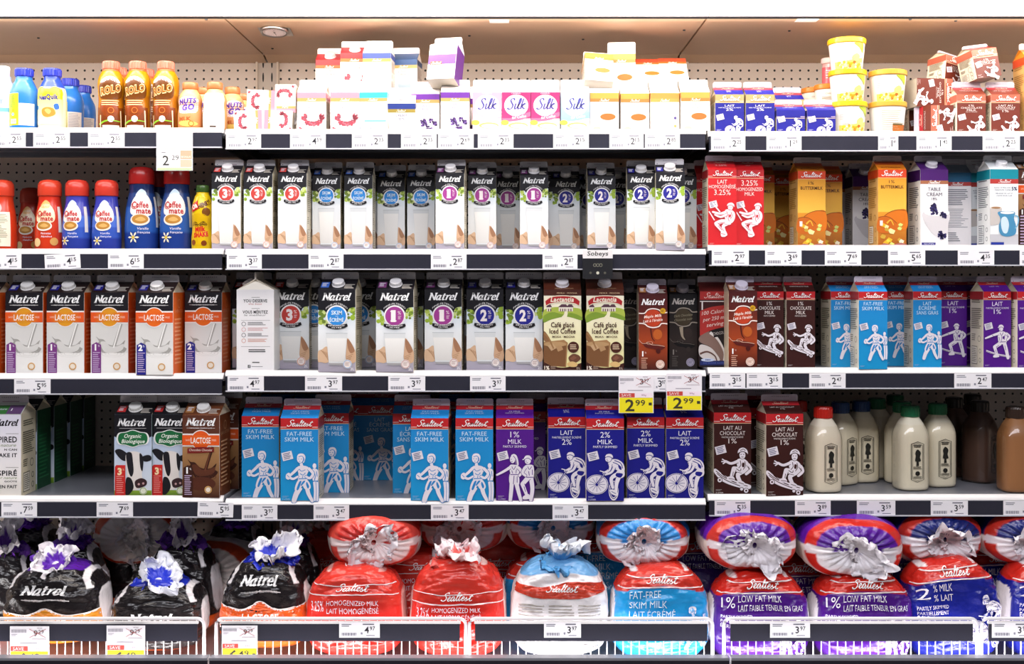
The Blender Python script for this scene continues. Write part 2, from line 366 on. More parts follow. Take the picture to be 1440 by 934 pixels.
bayname = ['left', 'middle', 'right']; lvl = ['top', 'second', 'third', 'fourth']
for b in range(3):
    for k in range(4):
        z = SHZ[b][k]; x0, x1 = BX[b] + 0.003, BX[b + 1] - 0.003
        t = thing('display_shelf', 'grey steel display shelf, %s level of the %s bay' % (lvl[k], bayname[b]), 'shelf', ((x0 + x1) / 2, 0, z), group='display shelves')
        hw = (x1 - x0) / 2
        boxo('shelf_plate', t, 'grey_enamel', -hw, hw, 0.0, 0.50, -0.016, 0)
        lm = MB(); LP = [(0.0, 0.004), (-0.004, 0.0035), (-0.012, -0.003), (-0.0145, -0.008), (-0.0145, -0.0105), (0.0, -0.0105)]; lm.add([(-hw, y, q) for y, q in LP] + [(hw, y, q) for y, q in LP], [list(range(6)), list(range(6, 12))[::-1]] + [[i, (i + 1) % 6, (i + 1) % 6 + 6, i + 6] for i in range(6)], '#fff'); ob('front_lip', lm.mesh('front_lip', 'white_enamel'), t)
        boxo('ticket_rail', t, 'rail_vinyl', -hw + 0.002, hw - 0.002, -0.017, -0.010, -0.046, -0.010)
        boxo('rail_edge', t, 'clear_edge', -hw + 0.002, hw - 0.002, -0.020, -0.009, -0.049, -0.046)
        for q in (0.10, 0.24, 0.38):
            boxo('stiffener', t, 'grey_enamel', -hw + 0.03, hw - 0.03, q, q + 0.035, -0.028, -0.016)
        for s in (-1, 1):
            m = MB(); xa, xb = (s * (hw - 0.016), s * (hw - 0.022))
            P = [(0.03, -0.016), (0.03, -0.03), (0.12, -0.04), (0.50, -0.055), (0.50, -0.016)]
            V = [(xa, y, zz) for y, zz in P] + [(xb, y, zz) for y, zz in P]
            m.add(V, [[0, 1, 2, 3, 4], [9, 8, 7, 6, 5]] + [[i, (i + 1) % 5, (i + 1) % 5 + 5, i + 5] for i in range(5)], '#fff')
            ob('bracket', m.mesh('bracket', 'black_steel'), t)

# wire fence fronts along the deck
def rack(pl, pr, label, ys=-0.135):
    x0, x1 = X(pl, ys), X(pr, ys); hw = (x1 - x0) / 2; zt, zb = Zp(870, ys), 0.50
    t = thing('wire_rack', label, 'rack', ((x0 + x1) / 2, ys, zb - 0.012), group='wire rack fronts'); zt -= zb - 0.012; r = 0.0042; c = 0.016
    P = [(-hw, 0, 0)] + [(-hw + c - c * math.cos(a), 0, zt - c + c * math.sin(a)) for a in (0, .4, .8, 1.2, 1.57)] + [(hw - c + c * math.sin(a), 0, zt - c + c * math.cos(a)) for a in (0, .4, .8, 1.2, 1.57)] + [(hw, 0, 0)]
    ob('frame', MB().tube(P, r, 8).mesh('frame', 'wire_coat', True), t)
    ob('rail', MB().tube([(-hw, 0, 0.012), (hw, 0, 0.012)], r * .8, 8).mesh('rail', 'wire_coat', True), t)
    n = int((x1 - x0) / 0.0195); wm = MB().tube([(0, 0, 0.0), (0, 0, zt - 0.002)], 0.0014, 6).mesh('wire', 'wire_coat', True)
    for i in range(1, n): ob('wire', wm, t, ((-hw + 2 * hw * i / n), 0.006, 0))
    boxo('ticket_rail', t, 'rail_vinyl', -hw + 0.014, hw - 0.014, -0.010, -0.005, zt - 0.052, zt - 0.010)
    boxo('rail_cover', t, 'white_enamel', -hw + 0.012, hw - 0.012, -0.010, -0.004, zt - 0.010, zt - 0.0045)
    return t
rack(-60, 287, 'white wire rack front before the black bags at far left')
rack(304, 655, 'white wire rack front before the red milk bags')
rack(660, 1002, 'white wire rack front before the light blue milk bag')
rack(1018, 1374, 'white wire rack front before the purple milk bags')
rack(1380, 1700, 'white wire rack front at the far right edge')
# ------------------------------------------------------------------ product kinds
KIND = {}
def rr(w, h, r, n=5):                            # rounded top corners outline (x, z)
    P = [(-w / 2, 0), (w / 2, 0)]
    P += [(w / 2 - r + r * math.cos(a * math.pi / 2 / n), h - r + r * math.sin(a * math.pi / 2 / n)) for a in range(n + 1)]
    P += [(-w / 2 + r - r * math.sin(a * math.pi / 2 / n), h - r + r * math.cos(a * math.pi / 2 / n)) for a in range(n + 1)]
    return P
SIZES = {'L2': (.095, .095, .208, .027, .019), 'L1': (.073, .073, .196, .024, .016), 'HP': (.073, .070, .098, .022, .016), 'QP': (.072, .068, .058, .018, .014), 'MP': (.052, .052, .072, .016, .012), 'TP': (.073, .066, .074, .012, .008)}
def carton(kind, size, art, front='#ffffff', sideR='#e8e2d4', sideL=None, roof='#15131a', roofart=None, fin='#d8d4d8', cap=None, sideart=None, sideartL=None, gable='#e2d8c2', band=None, capr=None, top_b=None, back=None):
    wd, dp, hb, hg, hf = SIZES[size]; sideL = sideL or sideR; P = []   # P: (name, mesh, parent index)
    e = 0.0016; hw, hd = wd / 2, dp / 2
    # body: four walls with clipped corner edges
    ring = [(-hw + e, -hd), (hw - e, -hd), (hw, -hd + e), (hw, hd - e), (hw - e, hd), (-hw + e, hd), (-hw, hd - e), (-hw, -hd + e)]
    m = MB(); cols = [front, front, sideR, sideR, back or front, back or front, sideL, sideL]
    for i in range(8):
        a, b = ring[i], ring[(i + 1) % 8]; c = cols[i] if i % 2 == 0 else cols[i]
        m.add([(a[0], a[1], 0), (b[0], b[1], 0), (b[0], b[1], hb), (a[0], a[1], hb)], [[0, 1, 2, 3]], [c] * 4)
    m.add([(x, y, 0.0005) for x, y in ring], [list(range(8))[::-1]], '#cfc8b8')
    P.append(('body', m.mesh('body', 'coated_board'), None))
    a = Art(); art(a, hb / wd * 100)
    P.append(('front_print', a.mesh('front_print', norm_front(None, wd, hb, -hd), 'coated_board'), 0))
    sa = Art()
    if sideart: sideart(sa, hb / dp * 100)
    if band:                                      # coloured band running round the sides
        sa.rect(0, band[0], 100, band[1], band[2])
    if sa.V:
        P.append(('side_print', sa.mesh('side_print', lambda u, t, L: (hw + L * LAY, (u / 100 - .5) * dp, hb - t / 100 * dp)), 0))
        P.append(('side_print', sa.mesh('side_print', lambda u, t, L: (-hw - L * LAY, (.5 - u / 100) * dp, hb - t / 100 * dp)), 0))
    # gable roof
    g = MB(); zr = hb + hg; iw = wd * 0.30
    g.add([(-hw, -hd, hb), (hw, -hd, hb), (hw, -0.002, zr), (-hw, -0.002, zr)], [[0, 1, 2, 3]], roof)
    g.add([(-hw, hd, hb), (hw, hd, hb), (hw, 0.002, zr), (-hw, 0.002, zr)], [[1, 0, 3, 2]], roof)
    for s in (-1, 1):
        ap = (s * (hw - iw * .3), 0, zr - 0.003)
        g.add([(s * hw, -hd, hb), (s * hw, hd, hb), ap], [[0, 1, 2]], gable)
        g.add([(s * hw, -hd, hb), (s * hw, -0.002, zr), ap], [[0, 1, 2]], gable); g.add([(s * hw, hd, hb), (s * hw, 0.002, zr), ap], [[0, 1, 2]], gable)
    gi = len(P); P.append(('gable_top', g.mesh('gable_top', 'coated_board'), None))
    sl = math.hypot(hd - .002, hg)
    for rfn, rnm in (roofart if isinstance(roofart, tuple) else ((roofart, 'roof_print'),) if roofart else ()):
        ra = Art(); rfn(ra, sl / wd * 100)
        nv = Vector((0, -hg, hd)).normalized()
        def rf(u, t, L):
            k = 1 - t / 100 * wd / sl                # 0 at fold, 1 at ridge
            p = Vector(((u / 100 - .5) * wd, -hd + k * (hd - .002), hb + k * hg)) + nv * (L * LAY); return tuple(p)
        P.append((rnm, ra.mesh(rnm, rf), gi))
    o = rr(wd, hf, 0.005); n = len(o); th = 0.0022
    f = MB(); f.add([(x, -th, z + zr - .001) for x, z in o] + [(x, th, z + zr - .001) for x, z in o], [list(range(n)), list(range(n, 2 * n))[::-1]] + [[i, i + n, (i + 1) % n + n, (i + 1) % n] for i in range(n)], fin)
    fi = len(P); P.append(('top_seam', f.mesh('top_seam', 'coated_board'), None))
    fa = Art(); r = random.Random(kind)
    q = hf / wd * 100
    fa.rect(6, q * .80, 9, q * .9, '#46305a'); 
    for i in range(9): fa.rect(28 + i * 5.5, q * .28, 28 + i * 5.5 + 3.4, q * .42, '#a7a2ad')
    fa.rect(30, q * .84, 76, q * .92, '#a3808f')
    P.append(('seam_stamp', fa.mesh('seam_stamp', lambda u, t, L: ((u / 100 - .5) * wd, -th - L * LAY, zr + hf - t / 100 * wd)), fi))
    if cap:
        cr = capr or 0.0138; c = MB().lathe([(cr * 1.12, 0), (cr * 1.12, .002), (cr, .0025), (cr, .0105), (cr * .94, .012), (cr * .5, .0124)], 28, cap, flute=(2, 3, .018))
        A = math.atan2(hd, hg) ; T = Matrix.Translation((0, -hd * .52, hb + hg * .48)) @ Matrix.Rotation(math.radians(32), 4, 'X')
        c.V = [tuple(T @ Vector(v)) for v in c.V]
        P.append(('spout_cap', c.mesh('spout_cap', 'plastic', False), None))
    KIND[kind] = ('milk_carton', 'carton', P)

def nutrition(a, Hh, ink='#6f6a58', bg=None, seed=3):
    if bg: a.lay(1).rect(1, 0, 99, Hh, bg)
    a.lay(2)
    a.lines(14, Hh * .08, 86, Hh * .16, 3, ink, .5, seed); a.lines(12, Hh * .22, 90, Hh * .5, 11, ink, .45, seed + 1)
    a.ring(70, Hh * .62, 9, 11, ink); a.lines(14, Hh * .56, 50, Hh * .66, 4, ink, .45, seed + 2)
    a.rect(14, Hh * .72, 56, Hh * .96, ink); a.lay(3).rect(16, Hh * .73, 54, Hh * .95, bg or '#e8e2d4'); a.lay(4).lines(18, Hh * .75, 52, Hh * .94, 8, ink, .4, seed + 3, .2)
    a.lay(2).ring(76, Hh * .78, 6, 8, ink); a.ring(76, Hh * .9, 6, 8, ink)

# --- black-and-white fine filtered milk
def badge_number(a, v, u, t, r):
    col = {'3': '#c9413a', '1': '#a53d93', '2': '#25258f', 'S': '#2f8fe0'}[v]
    a.lay(5).disc(u, t, r * 1.16, '#f6f4f4'); a.lay(6).disc(u, t, r, col)
    a.lay(7)
    if v == 'S':
        a.text('SKIM', u, t - r * .36, r * .42, '#e6f6ff', w=r * 1.15, bold=.02); a.text('ÉCRÉMÉ', u, t + r * .42, r * .38, '#e6f6ff', w=r * 1.5, bold=.02); a.rect(u - 4, t, u + 4, t + 1, '#e6f6ff')
    else:
        a.text(v, u - r * .14, t, r * 1.12, '#fff4f4', w=r * (.72 if v != '1' else .5), bold=.045)
        if v == '1': a.rect(u - r * .46, t + r * .46, u + r * .2, t + r * .58, '#fff4f4'); a.rect(u - r * .46, t - r * .56, u - r * .2, t - r * .44, '#fff4f4')
        a.text('%', u + r * .5, t - r * .34, r * .36, '#fff4f4', w=r * .34); a.lines(u + r * .36, t, u + r * .72, t + r * .4, 3, '#f3dfe4', .4)
def a_natrel(v):
    def f(a, Hh):
        r = random.Random(v)
        a.lay(1); a.rect(0, 40, 100, 110, '#cfe2f0', '#eef2f4'); a.rect(0, 110, 100, Hh - 30, '#eef2f4', '#e6e4e0'); a.rect(0, Hh - 30, 100, Hh, '#b9b2bd', '#a9a2b2')
        a.lay(2)
        for side in (0, 1):
            for i in range(16):
                u = r.uniform(-1, 20) if side == 0 else r.uniform(80, 101); t = r.uniform(46, 92 if side == 0 else 76); q = r.uniform(3, 7.5); u = min(max(u, q), 100 - q)
                a.disc(u, t, q, r.choice(['#9ab83a', '#7d9a2c', '#b3c65a', '#6d8430', '#cbd98a']), q * r.uniform(.7, 1.2), 9)
        a.lay(3); a.poly(smooth([(0, 54), (16, 55), (24, 68), (26, 86)], 4) + smooth([(74, 86), (76, 68), (84, 50), (100, 46)], 4) + [(100, 0), (0, 0)], '#14131a')
        a.lay(4).natrel(50, 20, 80)
        a.text('FINE-FILTERED', 50, 43.5, 4.6, '#e6e3e3', w=58, arc=13, bold=.01)
        badge_number(a, v, 50, 70, 25)
        a.lay(8).poly(smooth([(22, 90), (50, 94), (78, 90)], 4) + smooth([(80, 97), (70, 102), (50, 105), (30, 102), (20, 97)], 4), '#17151b'); a.lay(9).text('FINEMENT', 50, 95.5, 3.6, '#f0eeee', w=44, bold=.02); a.text('FILTRÉ', 50, 101, 3, '#f0eeee', w=26, bold=.02)
        # glass of milk and the hands round it
        g0, g1 = 116, Hh - 24
        a.lay(3)
        a.blob([(0, g1 - 30), (10, g1 - 36), (22, g1 - 44), (28, g1 - 34), (30, g1 - 8), (22, g1), (8, g1 - 2), (0, g1 - 4)], '#dcb896')
        a.blob([(72, g1 - 60), (82, g1 - 64), (90, g1 - 44), (100, g1 - 32), (100, g1 - 4), (84, g1), (74, g1 - 14)], '#d6ae8c')
        a.blob([(78, g1 - 62), (86, g1 - 58), (98, g1 - 34), (88, g1 - 26), (80, g1 - 40)], '#a8795a')
        a.lay(4)
        for i in range(4): a.stroke([(8 + i * 5, g1 - 34 + i * 2), (20 + i * 3, g1 - 20 + i * 6)], 2.2, '#b98f6c', 1.0); a.stroke([(94 - i * 3, g1 - 24 + i * 6), (76, g1 - 16 + i * 5)], 2, '#b98f6c', 1.0)
        a.lay(5).poly([(21, g0), (79, g0), (72, g1), (29, g1)], '#e3e6e6'); a.lay(6).poly([(23, g0 + 13), (77, g0 + 13), (70, g1 - 4), (31, g1 - 4)], lambda u, t: mix('#fbfaf6', '#dedbd6', (t - g0) / (g1 - g0)))
        a.rect(21, g0 - 1, 79, g0 + .6, '#c3c9cc'); a.lay(5).poly([(29, g1), (71, g1), (70, g1 + 6), (31, g1 + 6)], '#a8a6a8')
        a.lay(7).disc(79, Hh - 21, 12, '#f3e8e2'); a.lay(8).ring(79, Hh - 21, 9.5, 11, {'3': '#d88a70', 'S': '#8ab4e0', '1': '#c99', '2': '#99a'}[v]); a.lines(73, Hh - 26, 86, Hh - 16, 3, '#c4a8a0', .4)
        a.text('2L' if Hh < 240 else '1L', 92, Hh - 8, 7, '#f6f4f6', bold=.02)
    return f
def roof_nat(v):
    col = {'3': '#c9413a', '1': '#7c3f78', '2': '#2a2a90', 'S': '#3f6fd0', 'L': '#2a2a90', 'O': '#c33', 'C': '#b07b4a'}[v]
    def f(a, Hh): a.lay(1); a.rect(4, Hh * .3, 26, Hh * .8, col); a.lay(2).lines(7, Hh * .38, 23, Hh * .74, 3, '#e8e6ee', .5)
    def g(a, Hh): a.lay(1); a.lines(68, Hh * .5, 96, Hh * .92, 4, '#c9c2b8', .5)
    return ((f, 'roof_badge'), (g, 'roof_lettering'))
for v in '3S12':
    for sz in ('L1', 'L2'):
        carton('N%s_%s' % (sz, v), sz, a_natrel(v), '#eef0f0', '#d9d0ba', roof='#17151c', roofart=roof_nat(v), cap='#f2f0f2', sideart=lambda a, Hh: nutrition(a, Hh, '#8a8266'), capr=.0135 if sz == 'L1' else .0150)
def a_lact(v):
    def f(a, Hh):
        top, band = ('#16121a', '#e2561f') if v != 'C' else ('#5e3222', '#e8591c')
        a.lay(1)
        if v == 'C': a.rect(0, 80, 100, Hh, '#b08252', '#4a2418')
        else: a.rect(0, 80, 100, Hh, '#d9d8d4', '#ecebea')
        a.rect(0, 0, 100, 52, top); a.rect(0, 49, 100, 53, '#f6f0ec')
        a.lay(2).rect(0, 53, 100, 80, band, '#d8481a'); a.rect(0, 80, 100, 83.5, '#f6f0ec')
        a.lay(3).disc(50, 66, 27, '#f6f0ec'); a.lay(4).disc(50, 66, 24.5, {'1': '#e39a22', '2': '#ea6a1a', 'C': '#e8591c'}[v]); mid_ = {'1': '#e39a22', '2': '#ea6a1a', 'C': '#ee6a22'}[v]; a.lay(5); [a.poly([(q * 10, 53.5), (q * 10 + 10, 53.5), (q * 10 + 10, 79.6), (q * 10, 79.6)], lambda u, t: mix(band, mid_, 1 - abs(u - 50) / 40)) for q in range(10)]
        a.lay(6).natrel(50, 19, 82); a.rect(12, 33.5, 88, 34.4, '#d8d2d2'); a.text('FINE-FILTERED · FINEMENT FILTRÉ', 50, 34, 2.6, '#eee', w=60)
        a.lay(7).text('LACTOSE', 50, 67, 15, '#fff3ea', w=54, bold=.02); a.text('SANS', 15, 66, 5, '#ffd9c0', w=13); a.text('FREE', 86, 66, 5, '#ffd9c0', w=12)
        milk, shade = ('#f4f3f0', '#a9a7a2') if v != 'C' else ('#6b3a26', '#3a1a10')
        a.lay(2); a.stroke([(82, 84), (74, 108), (62, 146)], 7, shade, 9, sm=4)
        a.blob([(14, 118), (22, 124), (34, 126), (46, 138), (60, 142), (78, 140), (92, 128), (88, 144), (96, 152), (78, 168), (40, 168), (24, 152), (12, 138), (22, 132)], shade)
        a.lay(3); a.blob([(26, 134), (40, 132), (52, 144), (70, 144), (88, 138), (84, 154), (60, 162), (36, 158)], mix(milk, shade, .35)); a.stroke([(80, 84), (72, 110), (61, 148)], 3, milk, 4, sm=4)
        a.rect(0, 162, 100, Hh, milk) if v != 'C' else a.disc(50, 182, 40, '#55291a', 18)
        a.lay(4)
        for k in range(3): a.ring(60, 164, 12 + k * 9, 13.4 + k * 9, mix(milk, shade, .4), 28, .3)
        tg = {'1': '#7d3b86', '2': '#23238a', 'C': '#3c1c14'}[v]
        a.lay(5).poly([(3, Hh), (3, 140), (15, 133), (28, 140), (28, Hh)], tg); a.lay(6).text('2' if v == '2' else '1', 13, 147, 15, '#fff', bold=.05); a.text('%', 22, 143, 5, '#fff'); a.lines(6, 160, 26, Hh - 4, 10, '#cdb8d8', .4)
        a.lay(6).ring(70, Hh - 21, 7, 10, '#d9a868'); a.disc(70, Hh - 21, 6.4, '#f2e6d6')
        if v == 'C': a.lay(8).poly(smooth([(14, 88), (50, 84), (86, 86)], 4) + smooth([(86, 97), (50, 100), (14, 101)], 4), '#7a1f1c'); a.lay(9).text('Chocolate Chocolat', 50, 92, 6, '#fbe7d8', w=62, shear=.2)
    return f
def side_or(c, ink):
    def f(a, Hh): a.lay(1); a.text('SANS LACTOSE', 50, 50, 8, ink, w=70); a.lines(14, 70, 86, Hh * .9, 12, ink, .4, 5); a.ring(50, 30, 10, 12, ink)
    return f
for v, sr, rf in (('1', '#d9611f', 'L'), ('2', '#e2661d', 'L'), ('C', '#6e3a1e', 'C')):
    carton('LAC_' + v, 'L2', a_lact(v), '#e8e6e2', sr, roof='#2a1c1c' if v != 'C' else '#6a3a20', roofart=roof_nat(rf), cap='#f4f2f0', sideart=side_or(sr, mix(sr, '#ffd0a0', .45)), gable='#e0d2b8', capr=.016)
carton('LAC_C1', 'L1', a_lact('C'), '#8a5a38', '#6e3a1e', roof='#2a1c1c', roofart=roof_nat('C'), cap='#f4f2f0', gable='#e0d2b8')
def a_org(a, Hh):
    a.lay(1); a.rect(0, 0, 100, Hh, '#a9bede', '#dfe6ee'); a.rect(0, Hh - 16, 100, Hh, '#8fae3a', '#5c8428')
    a.lay(2).poly([(0, 0), (100, 0), (100, 58), (86, 66), (14, 66), (0, 58)], '#15141b')
    def hexp(k, c): a.poly(smooth([(50 - 44 * k, 64), (50 - 38 * k, 64 - 15 * k), (50 - 20 * k, 64 - 18 * k), (50, 64 - 24 * k), (50 + 20 * k, 64 - 18 * k), (50 + 38 * k, 64 - 15 * k), (50 + 44 * k, 64), (50 + 38 * k, 64 + 15 * k), (50 + 20 * k, 64 + 18 * k), (50, 64 + 24 * k), (50 - 20 * k, 64 + 18 * k), (50 - 38 * k, 64 + 15 * k)], 3, True), c)
    a.lay(5); hexp(1, '#f1f2ee'); a.lay(6); hexp(.9, '#1d6d3e')
    a.lay(7).text('Organic', 50, 57, 10, '#eef4e8', w=46, shear=.25, bold=.02); a.text('Biologique', 52, 71, 10, '#eef4e8', w=62, shear=.25, bold=.02)
    a.lay(6).natrel(47, 22, 78); a.rect(14, 36, 86, 37, '#c9c6c6')
    # cow
    a.lay(3); a.blob([(2, 98), (14, 92), (30, 100), (40, 112), (30, 124), (16, 118)], '#1b1a20'); a.blob([(76, 112), (90, 108), (99, 112), (98, 122), (84, 126), (74, 120)], '#1b1a20')
    a.blob([(32, 106), (52, 98), (74, 106), (78, 130), (74, 160), (78, 184), (64, 200), (44, 200), (38, 176), (32, 140)], '#e9e2dc')
    a.lay(4); a.blob([(32, 106), (46, 102), (50, 124), (52, 152), (46, 166), (38, 150)], '#1d1b22'); a.blob([(68, 104), (78, 116), (76, 150), (70, 140)], '#1d1b22')
    a.blob([(56, 178), (72, 170), (86, 176), (86, 188), (70, 196), (58, 194)], '#3a2428'); a.blob([(34, 168), (46, 172), (52, 196), (38, Hh - 4), (28, Hh - 10), (30, 184)], '#1b1a20'); a.lay(5); a.disc(78, 184, 3, '#c9a0a0'); a.disc(66, 186, 3, '#c9a0a0')
    a.lay(5).poly([(2, Hh), (2, 140), (6, 135), (30, 135), (30, Hh)], '#cf2a26'); a.lay(6).text('3', 15, 152, 17, '#fbe0b0', bold=.05); a.text('%', 25, 147, 5, '#fbe0b0'); a.lines(6, 164, 27, Hh - 6, 9, '#e98f88', .4)
    a.lay(6).disc(78, Hh - 15, 10, '#e8ecd8'); a.lay(7).ring(78, Hh - 15, 7.5, 9, '#8aa858')
carton('ORG', 'L2', a_org, '#c9d2dc', '#11502f', sideL='#11502f', roof='#15151b', roofart=roof_nat('O'), cap='#f1f1ef', sideart=lambda a, Hh: side_or(0, '#2f7a4c')(a, Hh), gable='#d6ccb2', capr=.016)
def a_insp(a, Hh):
    a.lay(1).rect(0, 0, 100, Hh, '#e8e6f4', '#f4efe6'); a.lay(2).natrel(60, 22, 70, '#17151b')
    for s, t, h, wd in (('INSPIRED', 66, 15, 78), ('N CAN', 93, 5, 34), ('MAKE IT', 108, 10, 60), ('INSPIRÉ', 156, 13, 74), ('GOÛTE', 178, 4, 34), ('BIEN FAIT', 192, 8, 58)): a.text(s, 90, t, h, '#17151b', w=wd, al='r', bold=.02)
    a.text('by nature', 88, 81, 8, '#7d8f5a', w=60, al='r', shear=.4); a.text('par nature', 90, 168, 7, '#7d8f5a', w=56, al='r', shear=.4)
    a.rect(60, 50, 94, 50.8, '#6a6a60'); a.rect(60, 140, 94, 140.8, '#6a6a60')
def roof_insp(a, Hh): a.lay(1); a.rect(2, Hh * .25, 98, Hh * .95, '#3c7d3a'); a.lay(2).rect(58, Hh * .25, 98, Hh * .95, '#6a4a78'); a.text('nature', 40, Hh * .55, 8, '#eef', shear=.3); a.lay(3).text('1', 68, Hh * .6, 10, '#fff', bold=.04)
carton('INSP', 'L2', a_insp, '#eceaf0', '#e6dcc0', roof='#dfe2da', roofart=roof_insp, fin='#dcd4dc', sideart=lambda a, Hh: nutrition(a, Hh, '#5c5a48'))
# carton seen from its white text side
def a_deserve(a, Hh):
    a.lay(1).rect(0, 0, 100, Hh, '#efedee'); a.lay(2)
    a.rect(40, 20, 62, 21, '#555'); a.text('YOU DESERVE', 50, 30, 8, '#2c282c', w=64, bold=.02); a.text('the best', 50, 38, 5, '#b77', w=36, shear=.3); a.rect(40, 50, 62, 51, '#555'); a.text('VOUS MÉRITEZ', 50, 60, 8, '#2c282c', w=68, bold=.02); a.text('le meilleur', 50, 68, 5, '#666', w=58, shear=.3)
    a.rect(12, 82, 90, 82.8, '#8a8488'); a.rect(12, 152, 90, 152.8, '#8a8488')
    for i, c in enumerate(('#4a464c', '#d9a0a0', '#4a464c', '#d99a84')): t = 92 + i * 15; a.ring(19, t, 4.6, 5.8, c); a.lines(30, t - 5, 86, t + 5, 3, c, .4, i)
    a.lines(32, 160, 78, 170, 2, '#3a363a', .5, 7, .1); a.lines(42, 194, 62, 199, 1, '#3a363a', .5, 7, .1); a.rect(30, 202, 37, 210, '#2c2a30'); a.lay(3).text('f', 34, 206, 5, '#fff', bold=.03); a.lay(2).rect(40, 205.6, 70, 206.8, '#77747a')
carton('DES', 'L2', a_natrel('3'), '#eef0f0', '#efedee', roof='#d8ccb8', fin='#cfc8c0', gable='#e9e2d4', sideart=a_deserve, cap='#f0eef0', capr=.016)
# --- iced coffee, flavoured chocolate
def script(a, s, u, t, h, col, w, shear=.25, rot=0, bold=.02): a.text(s, u, t, h, col, w=w, shear=shear, rot=rot, bold=bold)
def a_coffee(a, Hh):
    a.lay(1).rect(0, 0, 100, Hh, '#f4efdc', '#e9e29a'); a.rect(0, 0, 100, 16, '#4a2016'); a.lay(2)
    a.blob([(0, 56), (20, 48), (50, 46), (80, 48), (100, 54), (100, 78), (70, 70), (40, 74), (0, 82)], '#a8b84a'); a.blob([(0, 70), (24, 60), (52, 66), (74, 62), (100, 72), (100, 82), (60, 72), (20, 80), (0, 88)], '#7d9a34'); a.poly(smooth([(56, 56), (54, 66), (46, 76), (48, 90), (70, 90), (62, 76), (64, 64), (62, 56)], 3, True), '#efe8c8')
    a.lay(3)
    for x, wd in ((40, 24), (62, 16), (8, 12)): a.rect(x, 46, x + wd, 58, '#e8e0d0'); a.poly([(x - 2, 47), (x + wd * .3, 39), (x + wd * .8, 39), (x + wd + 2, 47)], '#5a3a48'); [a.rect(x + 3 + k * 6, 51, x + 6 + k * 6, 58, '#6a4a50') for k in range(int(wd / 6))]
    a.lay(4); a.poly(smooth([(2, 30), (20, 18), (50, 15), (80, 18), (98, 30)], 4) + smooth([(98, 46), (80, 38), (50, 35), (20, 38), (2, 46)], 4), '#f0e2c8'); a.lay(5); a.poly(smooth([(4, 31), (20, 20.5), (50, 17.5), (80, 20.5), (96, 31)], 4) + smooth([(94, 42), (80, 35.5), (50, 32.5), (20, 35.5), (6, 42)], 4), '#b02128')
    a.lay(6); script(a, 'Lactantia', 50, 26, 12, '#f7ead6', 62, .2, 0, .03); a.text('MOKA · MOCHA', 62, 9, 3.6, '#e8c8a0', w=54)
    a.lay(5); a.text('Café glacé', 50, 94, 13, '#4a2a1c', w=62, bold=.02); a.text('Iced Coffee', 50, 111, 13, '#4a2a1c', w=70, bold=.02); a.text('MOKA · MOCHA', 53, 126, 5, '#4a2a1c', w=60, bold=.02)
    a.lay(2); a.poly([(0, Hh), (0, 190)] + smooth([(0, 192), (30, 206), (60, 208), (100, 196)], 5) + [(100, Hh)], '#3e1a12')
    a.lay(3); a.blob([(0, 112), (8, 118), (20, 138), (34, 160), (26, 166), (12, 146), (0, 134)], '#8a6240'); a.poly([(0, 140), (54, 134), (64, 142), (60, 207), (20, 204), (0, 193)], '#a57c52'); a.lay(4); a.poly([(0, 150), (60, 150), (57, 206), (20, 203), (0, 192)], '#7a5232'); a.disc(30, 146, 30, '#b89468', 7)
    a.lay(5); a.poly([(10, 150), (24, 144), (34, 156), (20, 164)], '#c2a07a'); a.poly([(32, 152), (46, 148), (52, 160), (38, 166)], '#b58f66'); a.stroke([(0, 116), (12, 128), (26, 158)], 5, '#9a7148', 4, sm=3)
    a.disc(79, 154, 15, '#4a2418'); a.lay(6).lines(70, 147, 88, 162, 3, '#e6cfae', .4, 2, .1)
    a.lay(5); a.blob([(66, 182), (78, 172), (94, 176), (98, 186), (84, 196), (72, 194)], '#6a4230'); a.blob([(62, 198), (76, 192), (90, 198), (86, 206), (70, 206)], '#d8b478'); a.lay(6); a.poly([(70, 184), (80, 176), (88, 182), (78, 190)], '#845640')
    a.lay(6).text('1%', 8, 209, 9, '#f1e6d6', bold=.03); a.text('2 L', 92, 210, 5, '#f1e6d6'); a.lines(18, 205, 36, 213, 3, '#b39a88', .4)
def roof_cof(a, Hh): a.lay(1).text('MOKA · MOCHA', 55, Hh - 6, 4, '#d8b48a', w=50)
carton('COF', 'L2', a_coffee, '#f1ead2', '#4a2418', roof='#5a2a1c', roofart=roof_cof, cap='#e9e4ea', gable='#6a4a38', fin='#d4ccd0', capr=.016)
